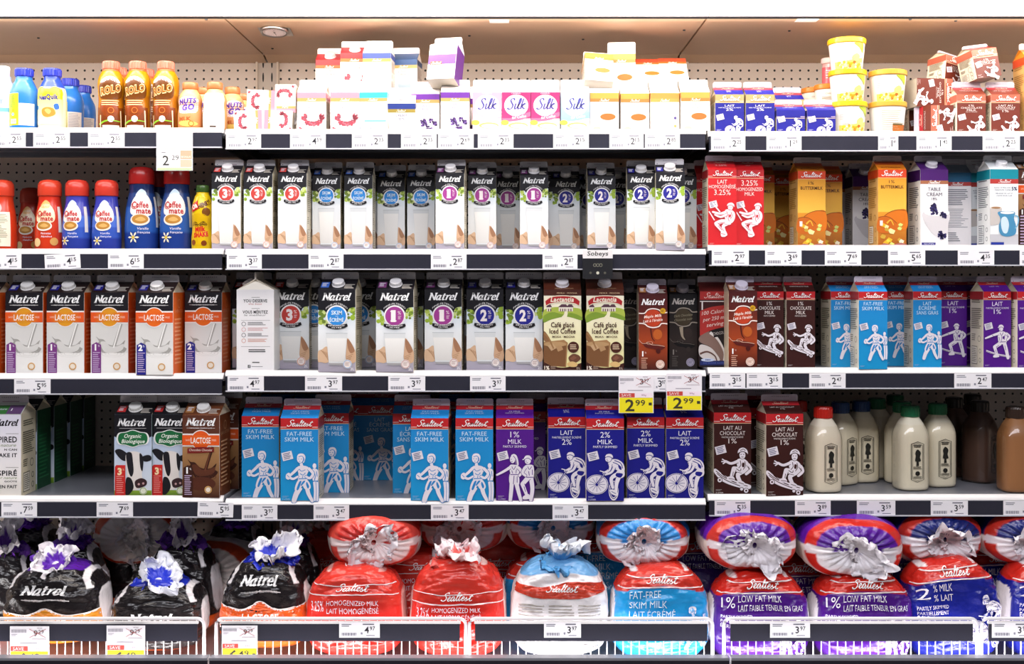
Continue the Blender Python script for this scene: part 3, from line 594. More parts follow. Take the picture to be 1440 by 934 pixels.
def a_choc(dark):
    def f(a, Hh):
        c0, c1, ac = ('#5a1c18', '#a8431c', '#c4401f') if not dark else ('#1b1718', '#3a2e2a', '#4a3e2c')
        a.lay(1).rect(0, 0, 100, 60, '#4a1416' if not dark else '#17151a', c0); a.rect(0, 60, 100, Hh * .62, c0, c1); a.rect(0, Hh * .62, 100, Hh, c1, '#3c120e' if not dark else '#2a2220')
        a.lay(2).natrel(50, 28, 84, '#fff' if not dark else '#c9c2bc')
        W = '#f7e8e0' if not dark else '#a89c8e'
        a.lay(3); a.stroke([(0, 66), (20, 66), (32, 54), (50, 50), (70, 54), (82, 64), (100, 63)], 4, W, sm=5); a.stroke([(0, 101), (20, 103), (32, 112), (50, 116), (70, 112), (80, 102), (100, 103)], 4, W, sm=5)
        a.lay(2); a.disc(50, 83, 30, ac, 30); a.lay(4)
        if dark: script(a, 'Dark Chocolate', 50, 76, 8, '#8f866e', 66, .3, -6); script(a, 'Chocolat noir', 50, 91, 8, '#8f866e', 66, .3, -6)
        else:
            script(a, 'Maple Milk', 50, 76, 9, '#fde6da', 62, .3, -6); script(a, "Lait à l'érable", 50, 91, 9, '#fde6da', 68, .3, -6)
            a.disc(84, 58, 10, '#d9a41e'); a.lay(5).lines(78, 54, 90, 62, 3, '#7a5410', .4)
        a.lay(3); a.stroke([(42, 118), (46, 150), (56, 164)], 4 if not dark else 14, '#3a0f0c' if not dark else '#b8a890', 2, sm=4); a.disc(66, 140, 16, mix(c1, '#e08030', .35 if not dark else 0), 18)
        a.lay(4); a.blob([(4, 160), (16, 172), (30, 166), (44, 172), (62, 174), (88, 180), (90, 188), (70, 196), (50, 190), (24, 184)], '#5c1a14' if not dark else '#171314'); a.lay(5); a.stroke([(0, 158), (14, 172), (34, 170), (46, 176), (70, 178), (90, 182)], 1.6, '#f0c0a8' if not dark else '#7a6e64', sm=4); a.ring(38, 170, 10, 11.4, '#f0c0a8' if not dark else '#6a6058', 22, .5); a.disc(68, 198, 8, '#4a120e' if not dark else '#3a302c', 9)
        a.lay(5).text('1', 14, 208, 16, '#fff' if not dark else '#a09890', bold=.05); a.text('%', 24, 204, 6, '#f3d9cc' if not dark else '#908880'); a.lines(9, 222, 32, Hh - 6, 6, '#d9a890' if not dark else '#6a625c', .4)
        a.disc(75, Hh - 24, 15, '#f3dfd2' if not dark else '#b3acc0', n=18); a.lay(6).ring(75, Hh - 24, 11, 12.4, '#c98a70' if not dark else '#75708a'); a.lines(67, Hh - 29, 84, Hh - 18, 3, '#c98a70' if not dark else '#75708a', .4)
    return f
carton('CHM', 'L1', a_choc(False), '#6a2018', '#8a3a1c', sideL='#e2d2b4', roof='#4a1a18', roofart=roof_nat('C'), cap='#e2daec', gable='#d8c8b0', fin='#cfc6d8', capr=.0155)
carton('CHD', 'L1', a_choc(True), '#2a2426', '#3a3230', roof='#211e22', roofart=roof_nat('C'), cap='#b5b0ba', gable='#6a625c', fin='#9a949c', capr=.0155)
def a_cal(a, Hh):
    a.lay(1).rect(0, 0, 100, Hh, '#1d1518'); a.rect(0, 0, 100, 30, '#a82a28'); a.lay(2).sealtest(54, 16, 78, '#e8c0b8'); a.rect(0, 34, 100, 37, '#e3d8d6'); a.lay(1).rect(0, 37, 100, 70, '#3a1216'); a.rect(6, 37, 11, 66, '#e3d8d6')
    a.lay(3).poly(smooth([(0, 70), (30, 58), (60, 52), (100, 48)], 4) + smooth([(100, 124), (60, 132), (30, 142), (0, 158)], 4), '#b3322e'); a.lay(4)
    script(a, '100 Calories', 54, 72, 13, '#f3dcd4', 94, .3, -8, 0); script(a, 'per 250 mL', 54, 95, 13, '#f3dcd4', 84, .3, -8, 0); script(a, 'serving', 54, 116, 13, '#f3dcd4', 60, .3, -8, 0)
    a.lay(2); a.poly(smooth([(0, 160), (30, 142), (60, 160), (86, 210), (90, 240), (76, 246), (60, 236), (40, 200), (0, 180)], 4, True), '#8a6e64'); a.poly(smooth([(0, 190), (36, 198), (62, 226), (70, 246), (40, 246), (0, 230)], 4, True), '#d8d0cc'); a.lay(3).stroke([(36, 146), (64, 170), (86, 214), (84, 246)], 10, '#e3dcd8', 4, sm=4); a.stroke([(0, 222), (26, 214), (52, 228), (60, 246)], 7, '#6a4a42', 4, sm=4)
    a.lay(4); a.poly([(44, 140), (100, 128), (100, 152), (50, 164)], '#151014'); a.lay(5).text('CHOCOLATE', 74, 147, 10, '#c9c0bc', w=56, rot=-8)
    a.lay(4); a.rect(0, 246, 100, 262, '#1d2a66'); a.disc(28, 243, 24, '#c9d4ea', 6); a.lay(5).text('ZERO', 28, 243, 5, '#2a3a80', bold=.03); a.text('NO SUGAR ADDED', 52, 254, 5, '#5a70c0', w=80)
carton('CAL', 'L1', a_cal, '#2a1a1c', '#4a3a38', roof='#6a2220', gable='#8a7a70', fin='#b8aeb4')

# --- line-drawn athletes on the coloured cartons (u 0..100, t 0..120)
WH = '#ece6ee'
def fig(a, L, L2, ou, ot, k, ink, dark):
    a.lay(L2); q = lambda P: [(ou + x * k, ot + y * k) for x, y in P]
    for it in L:
        P = q(it[1])
        if it[0] == 'b': a.blob(P, ink, 4)
        elif it[0] == 'd': a.blob(P, dark, 4)
        elif it[0] == 's': a.stroke(P, it[2] * k, dark, sm=3)
        elif it[0] == 'w': a.stroke(P, it[2] * k, ink, sm=3)
        elif it[0] == 'h':                                   # head: centre, radii
            a.disc(P[0][0], P[0][1], (it[2] + 1.4) * k, dark, (it[3] + 1.4) * k, 18); a.disc(P[0][0], P[0][1], it[2] * k, ink, it[3] * k, 18)
        elif it[0] == 'l':                                   # limb: tapered stroke with a dark edge
            for g, c in ((2.6, dark), (0, ink)):
                a.stroke(P, (it[2] + g) * k, c, (it[3] + g) * k, sm=4); a.disc(P[-1][0], P[-1][1], (it[3] + g) * k / 2, c, n=12)
RUN = [('h', [(90, 32)], 5, 7), ('b', [(83, 42), (98, 42), (100, 60), (96, 74), (86, 72)]), ('l', [(90, 74), (92, 98), (90, 122)], 8, 6), ('l', [(97, 74), (98, 98), (97, 122)], 6, 5), ('s', [(88, 46), (92, 58), (90, 70)], 2), ('s', [(86, 72), (98, 72)], 2.4), ('s', [(95, 46), (97, 60)], 1.8),
       ('l', [(70, 86), (74, 104), (84, 124)], 12, 8), ('l', [(52, 88), (42, 106), (36, 124)], 15, 12), ('b', [(48, 68), (70, 68), (80, 84), (76, 94), (64, 92), (58, 84), (50, 98), (38, 94)]), ('d', [(50, 74), (56, 72), (48, 94), (43, 93)]), ('d', [(60, 72), (66, 72), (56, 84), (54, 82)]), ('d', [(70, 74), (76, 86), (72, 91), (68, 80)]),
       ('l', [(54, 22), (57, 34)], 7, 8), ('b', [(44, 36), (56, 31), (72, 34), (76, 42), (70, 56), (71, 69), (48, 70), (48, 52)]), ('l', [(46, 38), (34, 50), (22, 60)], 8, 6), ('l', [(24, 62), (34, 66), (46, 60)], 7, 5), ('l', [(74, 38), (86, 52), (78, 64), (68, 60)], 8, 6), ('b', [(16, 54), (24, 50), (28, 60), (22, 68), (15, 64)]),
       ('s', [(50, 40), (56, 46), (66, 42)], 1.6), ('s', [(52, 52), (60, 56), (66, 50)], 1.8), ('s', [(48, 66), (70, 65)], 2.2), ('s', [(60, 58), (58, 64)], 1.6), ('s', [(18, 56), (24, 62)], 1.6),
       ('h', [(52, 14)], 8, 10), ('b', [(44, 10), (48, 1), (60, 0), (66, 8), (64, 20), (60, 24), (61, 12), (52, 6)]), ('s', [(48, 9), (56, 6), (62, 12), (62, 20)], 1.6), ('s', [(47, 14), (50, 14)], 1.5), ('s', [(54, 14), (57, 14)], 1.5), ('s', [(49, 20), (53, 20)], 1.4)]
BIKE = [('l', [(88, 56), (80, 78), (78, 102)], 13, 7), ('l', [(84, 54), (66, 66), (70, 90)], 12, 7), ('b', [(62, 96), (74, 96), (84, 106), (80, 112), (66, 106)]), ('s', [(66, 100), (78, 106)], 1.6), ('b', [(84, 44), (99, 46), (100, 60), (88, 66), (76, 58)]), ('d', [(80, 52), (96, 54), (90, 64), (78, 60)]),
        ('b', [(62, 18), (80, 16), (96, 26), (101, 44), (92, 52), (80, 44), (68, 38), (58, 30)]), ('s', [(74, 19), (90, 26), (96, 40)], 2.2), ('s', [(70, 24), (84, 30), (90, 42)], 2), ('d', [(84, 30), (92, 36), (92, 44), (86, 40)]), ('l', [(64, 28), (60, 44), (46, 52)], 8, 6), ('l', [(74, 36), (66, 50), (50, 56)], 7, 5), ('s', [(60, 34), (58, 44)], 1.6),
        ('h', [(58, 15)], 8, 8), ('b', [(50, 10), (54, 3), (64, 2), (70, 8), (68, 14), (58, 10)]), ('s', [(50, 11), (60, 9), (69, 13)], 1.8), ('s', [(53, 16), (56, 16)], 1.6), ('s', [(54, 20), (58, 20)], 1.4)]
def bike(a, L2, ou, ot, k, ink, dark):
    c = (ou + 28 * k, ot + 82 * k)
    a.lay(L2).disc(c[0], c[1], 30 * k, ink, 26 * k); a.lay(L2 + 1).ring(c[0], c[1], 27 * k, 28.4 * k, dark, 36, .87)
    for i in range(12):
        q = i * math.pi / 6; a.stroke([(c[0] + 5 * k * math.cos(q), c[1] + 4 * k * math.sin(q)), (c[0] + 22 * k * math.cos(q), c[1] + 19 * k * math.sin(q))], .9 * k, dark)
    a.lay(L2 + 2).disc(c[0], c[1], 4 * k, dark)
    a.lay(L2).ring(ou + 72 * k, ot + 98 * k, 11 * k, 13 * k, ink, 30, 2.0); a.ring(ou + 72 * k, ot + 98 * k, 8 * k, 9 * k, ink, 30, 2.2)
    fig(a, BIKE, L2 + 1, ou, ot, k, ink, dark)
    a.lay(L2 + 3).stroke([(c[0], c[1]), (ou + 50 * k, ot + 50 * k)], 5 * k, dark); a.lay(L2 + 4).stroke([(c[0] + 2, c[1] - 2), (ou + 50 * k, ot + 50 * k)], 1.2 * k, ink); a.stroke([(ou + 36 * k, ot + 46 * k), (ou + 58 * k, ot + 52 * k)], 2.4 * k, ink)
SKATE = [('b', [(0, 60), (6, 56), (26, 72), (60, 88), (94, 98), (99, 104), (92, 110), (60, 104), (24, 90), (4, 70)]), ('s', [(6, 62), (30, 80), (66, 96)], 2), ('s', [(8, 68), (32, 86), (70, 102)], 2), ('s', [(20, 68), (50, 90), (90, 102)], 2), ('h', [(16, 86)], 6, 6), ('d', [(14, 84), (18, 84), (18, 88), (14, 88)]), ('h', [(86, 114)], 6, 6), ('d', [(84, 112), (88, 112), (88, 116), (84, 116)]), ('h', [(74, 110)], 4, 4),
         ('l', [(82, 60), (64, 72), (70, 90)], 14, 9), ('b', [(62, 88), (74, 88), (84, 96), (78, 100), (62, 96)]), ('l', [(76, 60), (54, 56)], 15, 13), ('l', [(53, 58), (46, 80)], 12, 8), ('b', [(36, 78), (50, 76), (56, 84), (48, 88), (36, 84)]), ('s', [(40, 82), (54, 84)], 1.6), ('s', [(66, 92), (80, 97)], 1.6),
         ('b', [(62, 32), (78, 29), (92, 40), (95, 58), (84, 68), (70, 62), (62, 48)]), ('s', [(70, 34), (72, 46), (66, 54)], 1.8), ('s', [(82, 36), (84, 48), (78, 58)], 1.8), ('d', [(76, 40), (82, 42), (80, 52), (75, 50)]), ('s', [(60, 56), (70, 62), (72, 56)], 1.8), ('s', [(52, 64), (50, 76)], 1.6),
         ('l', [(64, 36), (46, 42), (32, 36)], 8, 6), ('w', [(32, 36), (22, 30)], 3), ('w', [(32, 37), (20, 37)], 3), ('w', [(32, 38), (24, 43)], 3), ('l', [(91, 44), (98, 58), (86, 70)], 9, 7), ('s', [(92, 50), (95, 58)], 1.6),
         ('h', [(76, 20)], 8, 10), ('b', [(64, 15), (67, 4), (78, 0), (88, 6), (90, 17), (78, 11)]), ('s', [(65, 15), (77, 10), (89, 16)], 2), ('s', [(70, 8), (78, 4), (84, 8)], 1.6), ('s', [(71, 18), (74, 18)], 1.6), ('s', [(78, 18), (81, 18)], 1.6), ('s', [(73, 25), (79, 25)], 1.6)]
ROPE = [('l', [(74, 66), (82, 94), (88, 122)], 14, 11), ('l', [(60, 68), (38, 82)], 15, 13), ('l', [(38, 83), (46, 108)], 12, 9), ('b', [(34, 112), (50, 108), (54, 118), (34, 120)]), ('b', [(52, 28), (64, 25), (78, 28), (86, 44), (80, 68), (56, 70), (50, 46)]), ('l', [(54, 32), (30, 40), (4, 50)], 10, 6), ('l', [(80, 32), (94, 44), (86, 56)], 10, 7),
        ('s', [(58, 30), (64, 40), (70, 29)], 2), ('s', [(64, 40), (64, 64)], 1.6), ('s', [(54, 46), (58, 60)], 1.8), ('s', [(76, 38), (74, 56)], 1.8), ('s', [(56, 64), (80, 63)], 2.2), ('d', [(68, 44), (75, 43), (74, 52), (68, 52)]), ('s', [(76, 76), (80, 94)], 1.8), ('s', [(54, 76), (44, 82)], 1.8), ('s', [(42, 92), (44, 104)], 1.6), ('s', [(28, 38), (34, 43)], 1.6), ('s', [(86, 36), (90, 46)], 1.6),
        ('w', [(6, 94), (30, 102), (60, 110), (98, 116)], 3), ('w', [(6, 98), (30, 106), (60, 114), (98, 120)], 1.4), ('h', [(62, 15)], 8, 10), ('b', [(52, 10), (56, 2), (66, 1), (72, 8), (70, 12), (60, 8)]), ('w', [(50, 11), (60, 9)], 2.4), ('s', [(54, 12), (63, 9), (71, 13)], 1.6), ('s', [(56, 16), (59, 16)], 1.4), ('s', [(58, 21), (62, 21)], 1.4)]
PAIR = [('l', [(42, 78), (40, 102), (38, 124)], 11, 9), ('l', [(54, 78), (60, 102), (66, 124)], 11, 8), ('b', [(38, 52), (58, 52), (62, 76), (56, 86), (48, 80), (40, 84), (35, 72)]), ('s', [(48, 58), (46, 80)], 1.8), ('s', [(56, 60), (56, 76)], 1.8), ('b', [(36, 32), (48, 29), (60, 34), (62, 46), (57, 55), (40, 55)]), ('l', [(38, 36), (22, 46), (3, 56)], 8, 5), ('l', [(58, 36), (68, 48), (62, 58)], 8, 6), ('s', [(42, 34), (47, 42), (52, 33)], 1.6), ('s', [(42, 44), (44, 52)], 1.6), ('s', [(54, 42), (53, 52)], 1.6), ('s', [(38, 55), (58, 55)], 2),
        ('h', [(44, 15)], 7, 10), ('b', [(40, 5), (48, 1), (56, 8), (60, 28), (54, 34), (52, 18), (46, 8)]), ('s', [(46, 6), (53, 16), (55, 30)], 1.6), ('s', [(39, 15), (42, 15)], 1.4), ('s', [(40, 21), (44, 21)], 1.4),
        ('l', [(92, 62), (96, 92), (92, 122)], 12, 9), ('l', [(86, 62), (70, 80)], 13, 11), ('l', [(70, 81), (80, 106)], 10, 8), ('b', [(72, 112), (86, 106), (90, 118), (72, 120)]), ('b', [(76, 32), (88, 29), (99, 33), (100, 58), (94, 66), (80, 64), (74, 46)]), ('l', [(77, 36), (70, 50), (78, 58)], 8, 6), ('s', [(84, 34), (88, 42), (94, 34)], 1.6), ('s', [(86, 46), (88, 58)], 1.8), ('s', [(96, 42), (96, 56)], 1.8), ('s', [(80, 62), (98, 62)], 2), ('s', [(74, 86), (78, 100)], 1.6),
        ('h', [(84, 19)], 8, 9), ('b', [(74, 14), (78, 6), (88, 5), (94, 12), (92, 17), (82, 12)]), ('w', [(70, 16), (80, 13)], 2.4), ('s', [(74, 16), (84, 12), (93, 17)], 1.6), ('s', [(78, 20), (81, 20)], 1.4), ('s', [(80, 24), (84, 24)], 1.4)]
ROWER = [('w', [(12, 0), (40, 34)], 5), ('w', [(0, 32), (20, 64)], 4), ('l', [(78, 72), (52, 86), (62, 116)], 14, 10), ('l', [(74, 72), (48, 68), (26, 76)], 17, 14), ('l', [(26, 78), (50, 106)], 13, 9), ('b', [(44, 104), (56, 104), (64, 116), (58, 124), (44, 122)]), ('b', [(58, 28), (78, 25), (93, 36), (95, 54), (86, 72), (68, 76), (58, 56)]), ('l', [(62, 44), (42, 52), (22, 44)], 9, 6), ('l', [(62, 34), (40, 40), (14, 34)], 10, 7),
         ('s', [(64, 32), (68, 44), (62, 54)], 2), ('s', [(80, 34), (84, 48), (78, 60)], 2), ('s', [(72, 42), (70, 58), (74, 68)], 1.8), ('d', [(74, 44), (80, 44), (78, 54), (73, 52)]), ('s', [(58, 72), (34, 76)], 2.2), ('s', [(34, 84), (48, 100)], 2), ('s', [(44, 112), (60, 116)], 2), ('s', [(60, 86), (62, 104)], 1.8),
         ('h', [(78, 17)], 9, 11), ('b', [(66, 12), (70, 3), (82, 0), (91, 6), (92, 16), (80, 9)]), ('s', [(67, 13), (79, 9), (91, 14)], 2), ('s', [(71, 17), (74, 17)], 1.6), ('s', [(79, 17), (82, 17)], 1.6), ('s', [(73, 24), (79, 24)], 1.6)]
def card(a, u, t, k=1.0, rot=-14):
    c, d = math.cos(math.radians(rot)), math.sin(math.radians(rot)); q = lambda x, y: (u + (x * c - y * d) * k, t + (x * d + y * c) * k)
    a.lay(4).poly([q(-14, -11), (q(14, -11)), q(14, 11), q(-14, 11)], WH); a.lay(5)
    for i in range(4): a.poly([q(-10, -7.6 + i * 4.4), q(9 - i % 2 * 3, -7.6 + i * 4.4), q(9 - i % 2 * 3, -5.8 + i * 4.4), q(-10, -5.8 + i * 4.4)], '#5a5a80')
def a_seal(bg, lines, drawing, bg2=None, red='#bf2026', ink='#efeaf4', tcol=None):
    def f(a, Hh):
        st = Hh / 219.0; B = 28
        a.lay(1).rect(0, 0, 100, Hh, bg, bg2 or bg); a.lay(2).rect(0, 0, 100, B, red); a.rect(0, B, 100, B + 1.6, '#e8c9a0'); a.lay(3).rect(0, B - 5, 100, B - 3.6, '#f4d8d4'); a.lay(4).rect(16, B - 5.6, 84, B - 3, red); a.lay(5).sealtest(52, B * .52, 70) if red != bg else None
        t = B + 8; a.lay(3)
        for s, h, wd in lines:
            h *= min(st, 1.1); a.text(s, 50, t + h / 2, h, tcol or ink, w=wd); t += h * 1.35
        if Hh > 170: t0 = Hh * .43; k = (Hh - t0 - 1) / 122 if Hh < 240 else .96; ox = 50 - 50 * k if Hh < 240 else 3
        else: k = .62 if Hh > 110 else .55; t0 = Hh - k * 98; ox = 34
        if Hh < 170: tt = Hh - k * 100
        card(a, 18 if Hh > 170 else 17, t0 + (6 if drawing is not None else 8), 1 if Hh > 170 else .9)
        if drawing == 'bike': bike(a, 6, ox, t0 - (2 if Hh > 170 else 0), k, WH, bg)
        elif drawing: fig(a, drawing, 6, ox, t0, k, WH, bg)
        a.lay(3).lines(5, Hh - 12, 22, Hh - 7, 2, mix(bg, ink, .5), .4); 
        if Hh < 240: a.text('2 LITRES', 15, Hh - 3.4, 3, ink, w=20)
    return f
def roof_seal(bg, lines, red='#b0222a', ink='#e8e0f0'):
    def f(a, Hh):
        a.lay(1).rect(0, 0, 100, Hh, bg); a.lay(2).rect(0, 0, 100, Hh * .34, red); a.lay(3).sealtest(50, Hh * .17, 46, '#e0b8a0')
        t = Hh * .44
        for s, h, wd in lines: a.text(s, 50, t + h / 2, h, ink, w=wd); t += h * 1.4
    return f
SE = {
 'SK': ('#1f86cf', [('FAT-FREE', 11, 66), ('SKIM MILK', 11, 78)], RUN, '#159ad6', [('FAT-FREE', 6, 44), ('SKIM MILK', 6, 52)], '#cfe9fa'),
 'SKF': ('#1f86cf', [('LAIT', 11, 30), ('ÉCRÉMÉ', 11, 60), ('SANS GRAS', 11, 76)], RUN, '#159ad6', [('LAIT ÉCRÉMÉ', 6, 48), ('SANS GRAS', 6, 52)], '#cfe9fa'),
 'P1': ('#54168a', [('1%', 15, 24), ('MILK', 12, 36), ('PARTLY SKIMMED', 6, 62)], PAIR, None, [('1% MILK', 6, 30), ('PARTLY SKIMMED', 4, 50)], '#efe6f8'),
 'P1F': ('#54168a', [('LAIT', 13, 38), ('PARTIELLEMENT ÉCRÉMÉ', 5, 82), ('1%', 14, 26)], ROPE, None, [('LAIT 1%', 6, 34)], '#efe6f8'),
 'B2': ('#171787', [('2%', 15, 26), ('MILK', 12, 40), ('PARTLY SKIMMED', 6, 64)], 'bike', None, [('2% MILK', 6, 30), ('PARTLY SKIMMED', 4, 50)], '#f1f0fa'),
 'B2F': ('#171787', [('LAIT', 12, 34), ('PARTIELLEMENT ÉCRÉMÉ', 5.4, 78), ('2%', 15, 26)], 'bike', None, [('LAIT', 5, 16), ('2%', 6, 16)], '#f1f0fa'),
 'CE': ('#3a1512', [('1%', 11, 18), ('CHOCOLATE', 10.5, 74), ('MILK', 10.5, 32), ('PARTLY SKIMMED', 4, 40)], SKATE, None, [('CHOCOLATE MILK', 6, 66)], '#f0e6e2'),
 'CF': ('#3a1512', [('LAIT AU', 10.5, 48), ('CHOCOLAT', 10.5, 68), ('PARTIELLEMENT ÉCRÉMÉ', 4, 58), ('1%', 13, 22)], SKATE, None, [('LAIT AU CHOCOLAT', 6, 66), ('1%', 5, 12)], '#f0e6e2'),
 'RE': ('#cf2027', [('3.25%', 17, 58), ('HOMOGENIZED', 11, 92), ('MILK', 11, 34)], ROWER, None, [('MILK', 5, 16)], '#f8e2dc'),
 'RF': ('#cf2027', [('LAIT', 12, 34), ('HOMOGÉNÉISÉ', 11, 94), ('3.25%', 17, 58)], ROWER, None, [('3.25%', 9, 40)], '#f8e2dc'),
}
for k, (bg, ln, dr, bg2, rl, ink) in SE.items():
    for sz in ('L2', 'L1', 'HP', 'QP', 'TP'):
        if (k, sz) not in {('SK', 'L2'), ('SKF', 'L2'), ('P1', 'L2'), ('B2', 'L2'), ('B2F', 'L2'), ('CF', 'L2'), ('SK', 'L1'), ('SKF', 'L1'), ('P1F', 'L1'), ('P1', 'L1'), ('CE', 'L1'), ('RE', 'L1'), ('RF', 'L1'), ('B2F', 'HP'), ('CE', 'HP'), ('CF', 'HP'), ('B2', 'QP'), ('CE', 'QP'), ('CE', 'TP'), ('CF', 'TP')}: continue
        b3 = bg if not (k[0] == 'C' and sz in ('HP', 'QP', 'TP')) else '#6a2a1c'
        l2 = ln if sz != 'QP' else []
        if sz in ('HP', 'TP'): l2 = [(s, h * .9, w_) for s, h, w_ in ln]
        d2 = dr; rd = {('B2F', 'HP'): '#b09a66', ('B2', 'QP'): b3, ('CE', 'HP'): '#b8604a', ('CF', 'HP'): '#b8604a', ('CE', 'TP'): '#b8604a', ('CF', 'TP'): '#b8604a', ('CE', 'QP'): '#b8604a'}.get((k, sz), '#bf2026')
        carton(k + '_' + sz, sz, a_seal(b3, l2, d2, bg2, ink=ink, red=rd), b3, '#e4dcc8', roof=b3, roofart=roof_seal(b3, rl, ink=mix(b3, ink, .7)), fin='#cdc4d2', sideart=lambda a, Hh: nutrition(a, Hh, '#77705c'), band=(0, 28 if sz not in ('HP', 'QP', 'TP') else 26, rd if sz not in ('L1', 'L2') else '#a82228'), gable='#d9cdb6')
# --- buttermilk, creams
def a_butter(a, Hh):
    a.lay(1).rect(0, 0, 100, Hh * .55, '#d98a1a', '#f2bf4a'); a.rect(0, Hh * .55, 100, Hh, '#e2962c', '#a85a1a'); a.lay(2).rect(0, 0, 100, 28, '#d6421c'); a.lay(3).sealtest(50, 14, 76); a.rect(0, 28, 100, 29.4, '#f2d08a')
    a.text('1%', 48, 42, 10, '#5a3210', w=20); a.text('BUTTERMILK', 50, 60, 11, '#5a3210', w=80, bold=.015)
    t = Hh * .55; a.lay(2); a.blob([(20, t + 20), (40, t), (70, t - 8), (100, t - 4), (100, t + 60), (40, t + 60)], '#d9741a'); a.lay(3); a.blob([(0, t + 22), (20, t + 16), (44, t + 22), (66, t + 40), (60, t + 70), (0, t + 70)], '#c9661a'); a.stroke([(0, t + 20), (22, t + 15), (46, t + 22), (66, t + 40)], 1.6, '#6a3410', sm=4); a.stroke([(22, t + 14), (42, t), (70, t - 8), (100, t - 5)], 1.6, '#6a3410', sm=4)
    a.lay(4); r = random.Random(4)
    for i in range(15):
        u, v = r.uniform(10, 92), r.uniform(t + 44, Hh - 8); q = r.uniform(7, 12); a.poly([(u - q, v), (u - q * .2, v - q * .8), (u + q, v - q * .2), (u + q * .5, v + q * .8), (u - q * .6, v + q * .6)], r.choice(['#f0d24a', '#f4e6a0', '#e2b02a', '#f7efd0', '#c9a23a', '#d8e07a']))
    a.lay(5); a.rect(6, t + 30, 16, t + 48, '#f6ece4'); a.stroke([(30, t + 40), (44, t + 28), (54, t + 46)], 6, '#f0b43a', 3, sm=4); a.lay(6); a.poly([(0, Hh), (20, Hh - 12), (50, Hh - 6), (80, Hh - 14), (100, Hh - 8), (100, Hh)], '#a86a6a')
carton('BUT', 'L1', a_butter, '#f2c24a', '#dcae68', roof='#d6781c', roofart=lambda a, Hh: (a.lay(1).rect(0, 0, 100, Hh * .4, '#c9501c'), a.lay(2).text('BUTTERMILK', 50, Hh * .74, 7, '#6a3410', w=70)), fin='#d0c4c2', sideart=lambda a, Hh: nutrition(a, Hh, '#a8762e'), band=(0, 28, '#d6481c'), gable='#d68a2a')
def berries(a, cx, cy, n, R, cols, seed=1, q=5):
    r = random.Random(seed)
    for i in range(n):
        u, t = cx + r.uniform(-R, R), cy + r.uniform(-R, R) * .8
        for j in range(7): a.disc(u + r.uniform(-q, q) * .7, t + r.uniform(-q, q) * .7, q * .42, cols[j % len(cols)], n=8)
def a_tcream(a, Hh):
    a.lay(1).rect(0, 0, 100, Hh, '#f4f1f2'); a.lay(2).rect(0, 0, 100, 38, '#4a1a6a'); a.rect(0, 38, 100, 50, '#a86a4a'); a.lay(3).sealtest(50, 44, 44)
    a.text('TABLE', 50, 68, 12, '#2f2a4a', w=46); a.text('CREAM', 50, 86, 12, '#2f2a4a', w=56); a.text('18%', 50, 102, 9, '#2f2a4a', w=20)
    a.lay(3); a.poly(smooth([(8, 150), (100, 150), (100, 190), (96, 226), (60, 232), (30, 206)], 4, True), '#d9d5d8'); a.disc(60, 150, 46, '#f6f4f2', 12); a.lay(4)
    berries(a, 42, 136, 6, 15, ['#2a2250', '#3d3470', '#1b1638'], 2, 10); berries(a, 84, 154, 4, 11, ['#2a2250', '#3d3470', '#1b1638'], 3, 9); berries(a, 82, 226, 5, 11, ['#2a2250', '#3d3470', '#1b1638'], 5, 9); a.rect(4, Hh - 14, 54, Hh - 5, '#2a2a80'); a.lay(5).text('GLUTEN', 30, Hh - 9.5, 5, '#e6e6fa', w=36)
carton('TCR', 'L1', a_tcream, '#f4f1f2', '#efe9e2', roof='#4a1a6a', fin='#d9d4dc', sideart=lambda a, Hh: nutrition(a, Hh, '#5a5860', '#efece6'), gable='#e6dfd4', cap='#e8e4ec', band=(0, 38, '#3c1658'))
def a_five(a, Hh):
    a.lay(1).rect(0, 0, 100, Hh, '#eef2f4'); a.lay(2).rect(0, 0, 100, 34, '#148a9c'); a.rect(0, 34, 100, 50, '#b03a36'); a.lay(3).sealtest(52, 42, 46)
    a.text('BLEND OF MILK AND', 44, 64, 4.4, '#23305a', w=58); a.text('CREAM FOR COFFEE', 44, 72, 4.4, '#23305a', w=58); a.text('5%', 86, 67, 12, '#23305a', w=20, bold=.02); a.text('MÉLANGE DE LAIT ET', 50, 84, 4, '#23305a', w=62); a.text('CRÈME POUR CAFÉ', 50, 92, 4, '#23305a', w=56)
    a.lay(3); a.poly([(0, 134), (42, 134), (36, 190), (0, 196)], '#c9c2be'); a.disc(20, 134, 22, '#e6ddd4', 5); a.lay(4); a.disc(20, 134, 17, '#a07a58', 3.6)
    a.lay(5); a.poly(smooth([(26, 152), (40, 146), (86, 148), (84, 170), (92, 200), (88, 226), (60, 234), (36, 226), (30, 200), (36, 172)], 4, True), '#4a8fb8'); a.lay(6); a.blob([(40, 170), (56, 166), (66, 190), (60, 220), (46, 220), (38, 196)], '#cfe4f0'); a.stroke([(84, 160), (99, 166), (98, 190), (88, 206)], 4, '#7ab4d4', sm=4); a.disc(60, 151, 25, '#e6eef2', 5)
    a.lay(3); a.rect(0, 226, 100, Hh, '#c6c6cc'); a.lay(7).rect(2, Hh - 15, 48, Hh - 6, '#2a3a98')
carton('FIV', 'L1', a_five, '#eef2f4', '#e9ebec', roof='#e9eef0', fin='#e6e6ea', sideart=lambda a, Hh: nutrition(a, Hh, '#5a6068', '#eef0f0'), gable='#f0f0ee', cap='#f2f2f6', band=(0, 34, '#148a9c'))
def a_table(a, Hh): a.lay(1).rect(0, 0, 100, Hh, '#ece8ea'); a.lay(2).rect(0, 0, 100, 34, '#1a5a80'); a.rect(0, 34, 100, 48, '#b03a36'); a.lay(3).sealtest(50, 41, 44); a.lines(10, 60, 90, 120, 9, '#6a6a78', .4, 4); a.lines(10, 130, 90, 200, 12, '#8a8a96', .3, 5); a.lines(10, 215, 60, 250, 5, '#6a6a78', .4, 6)
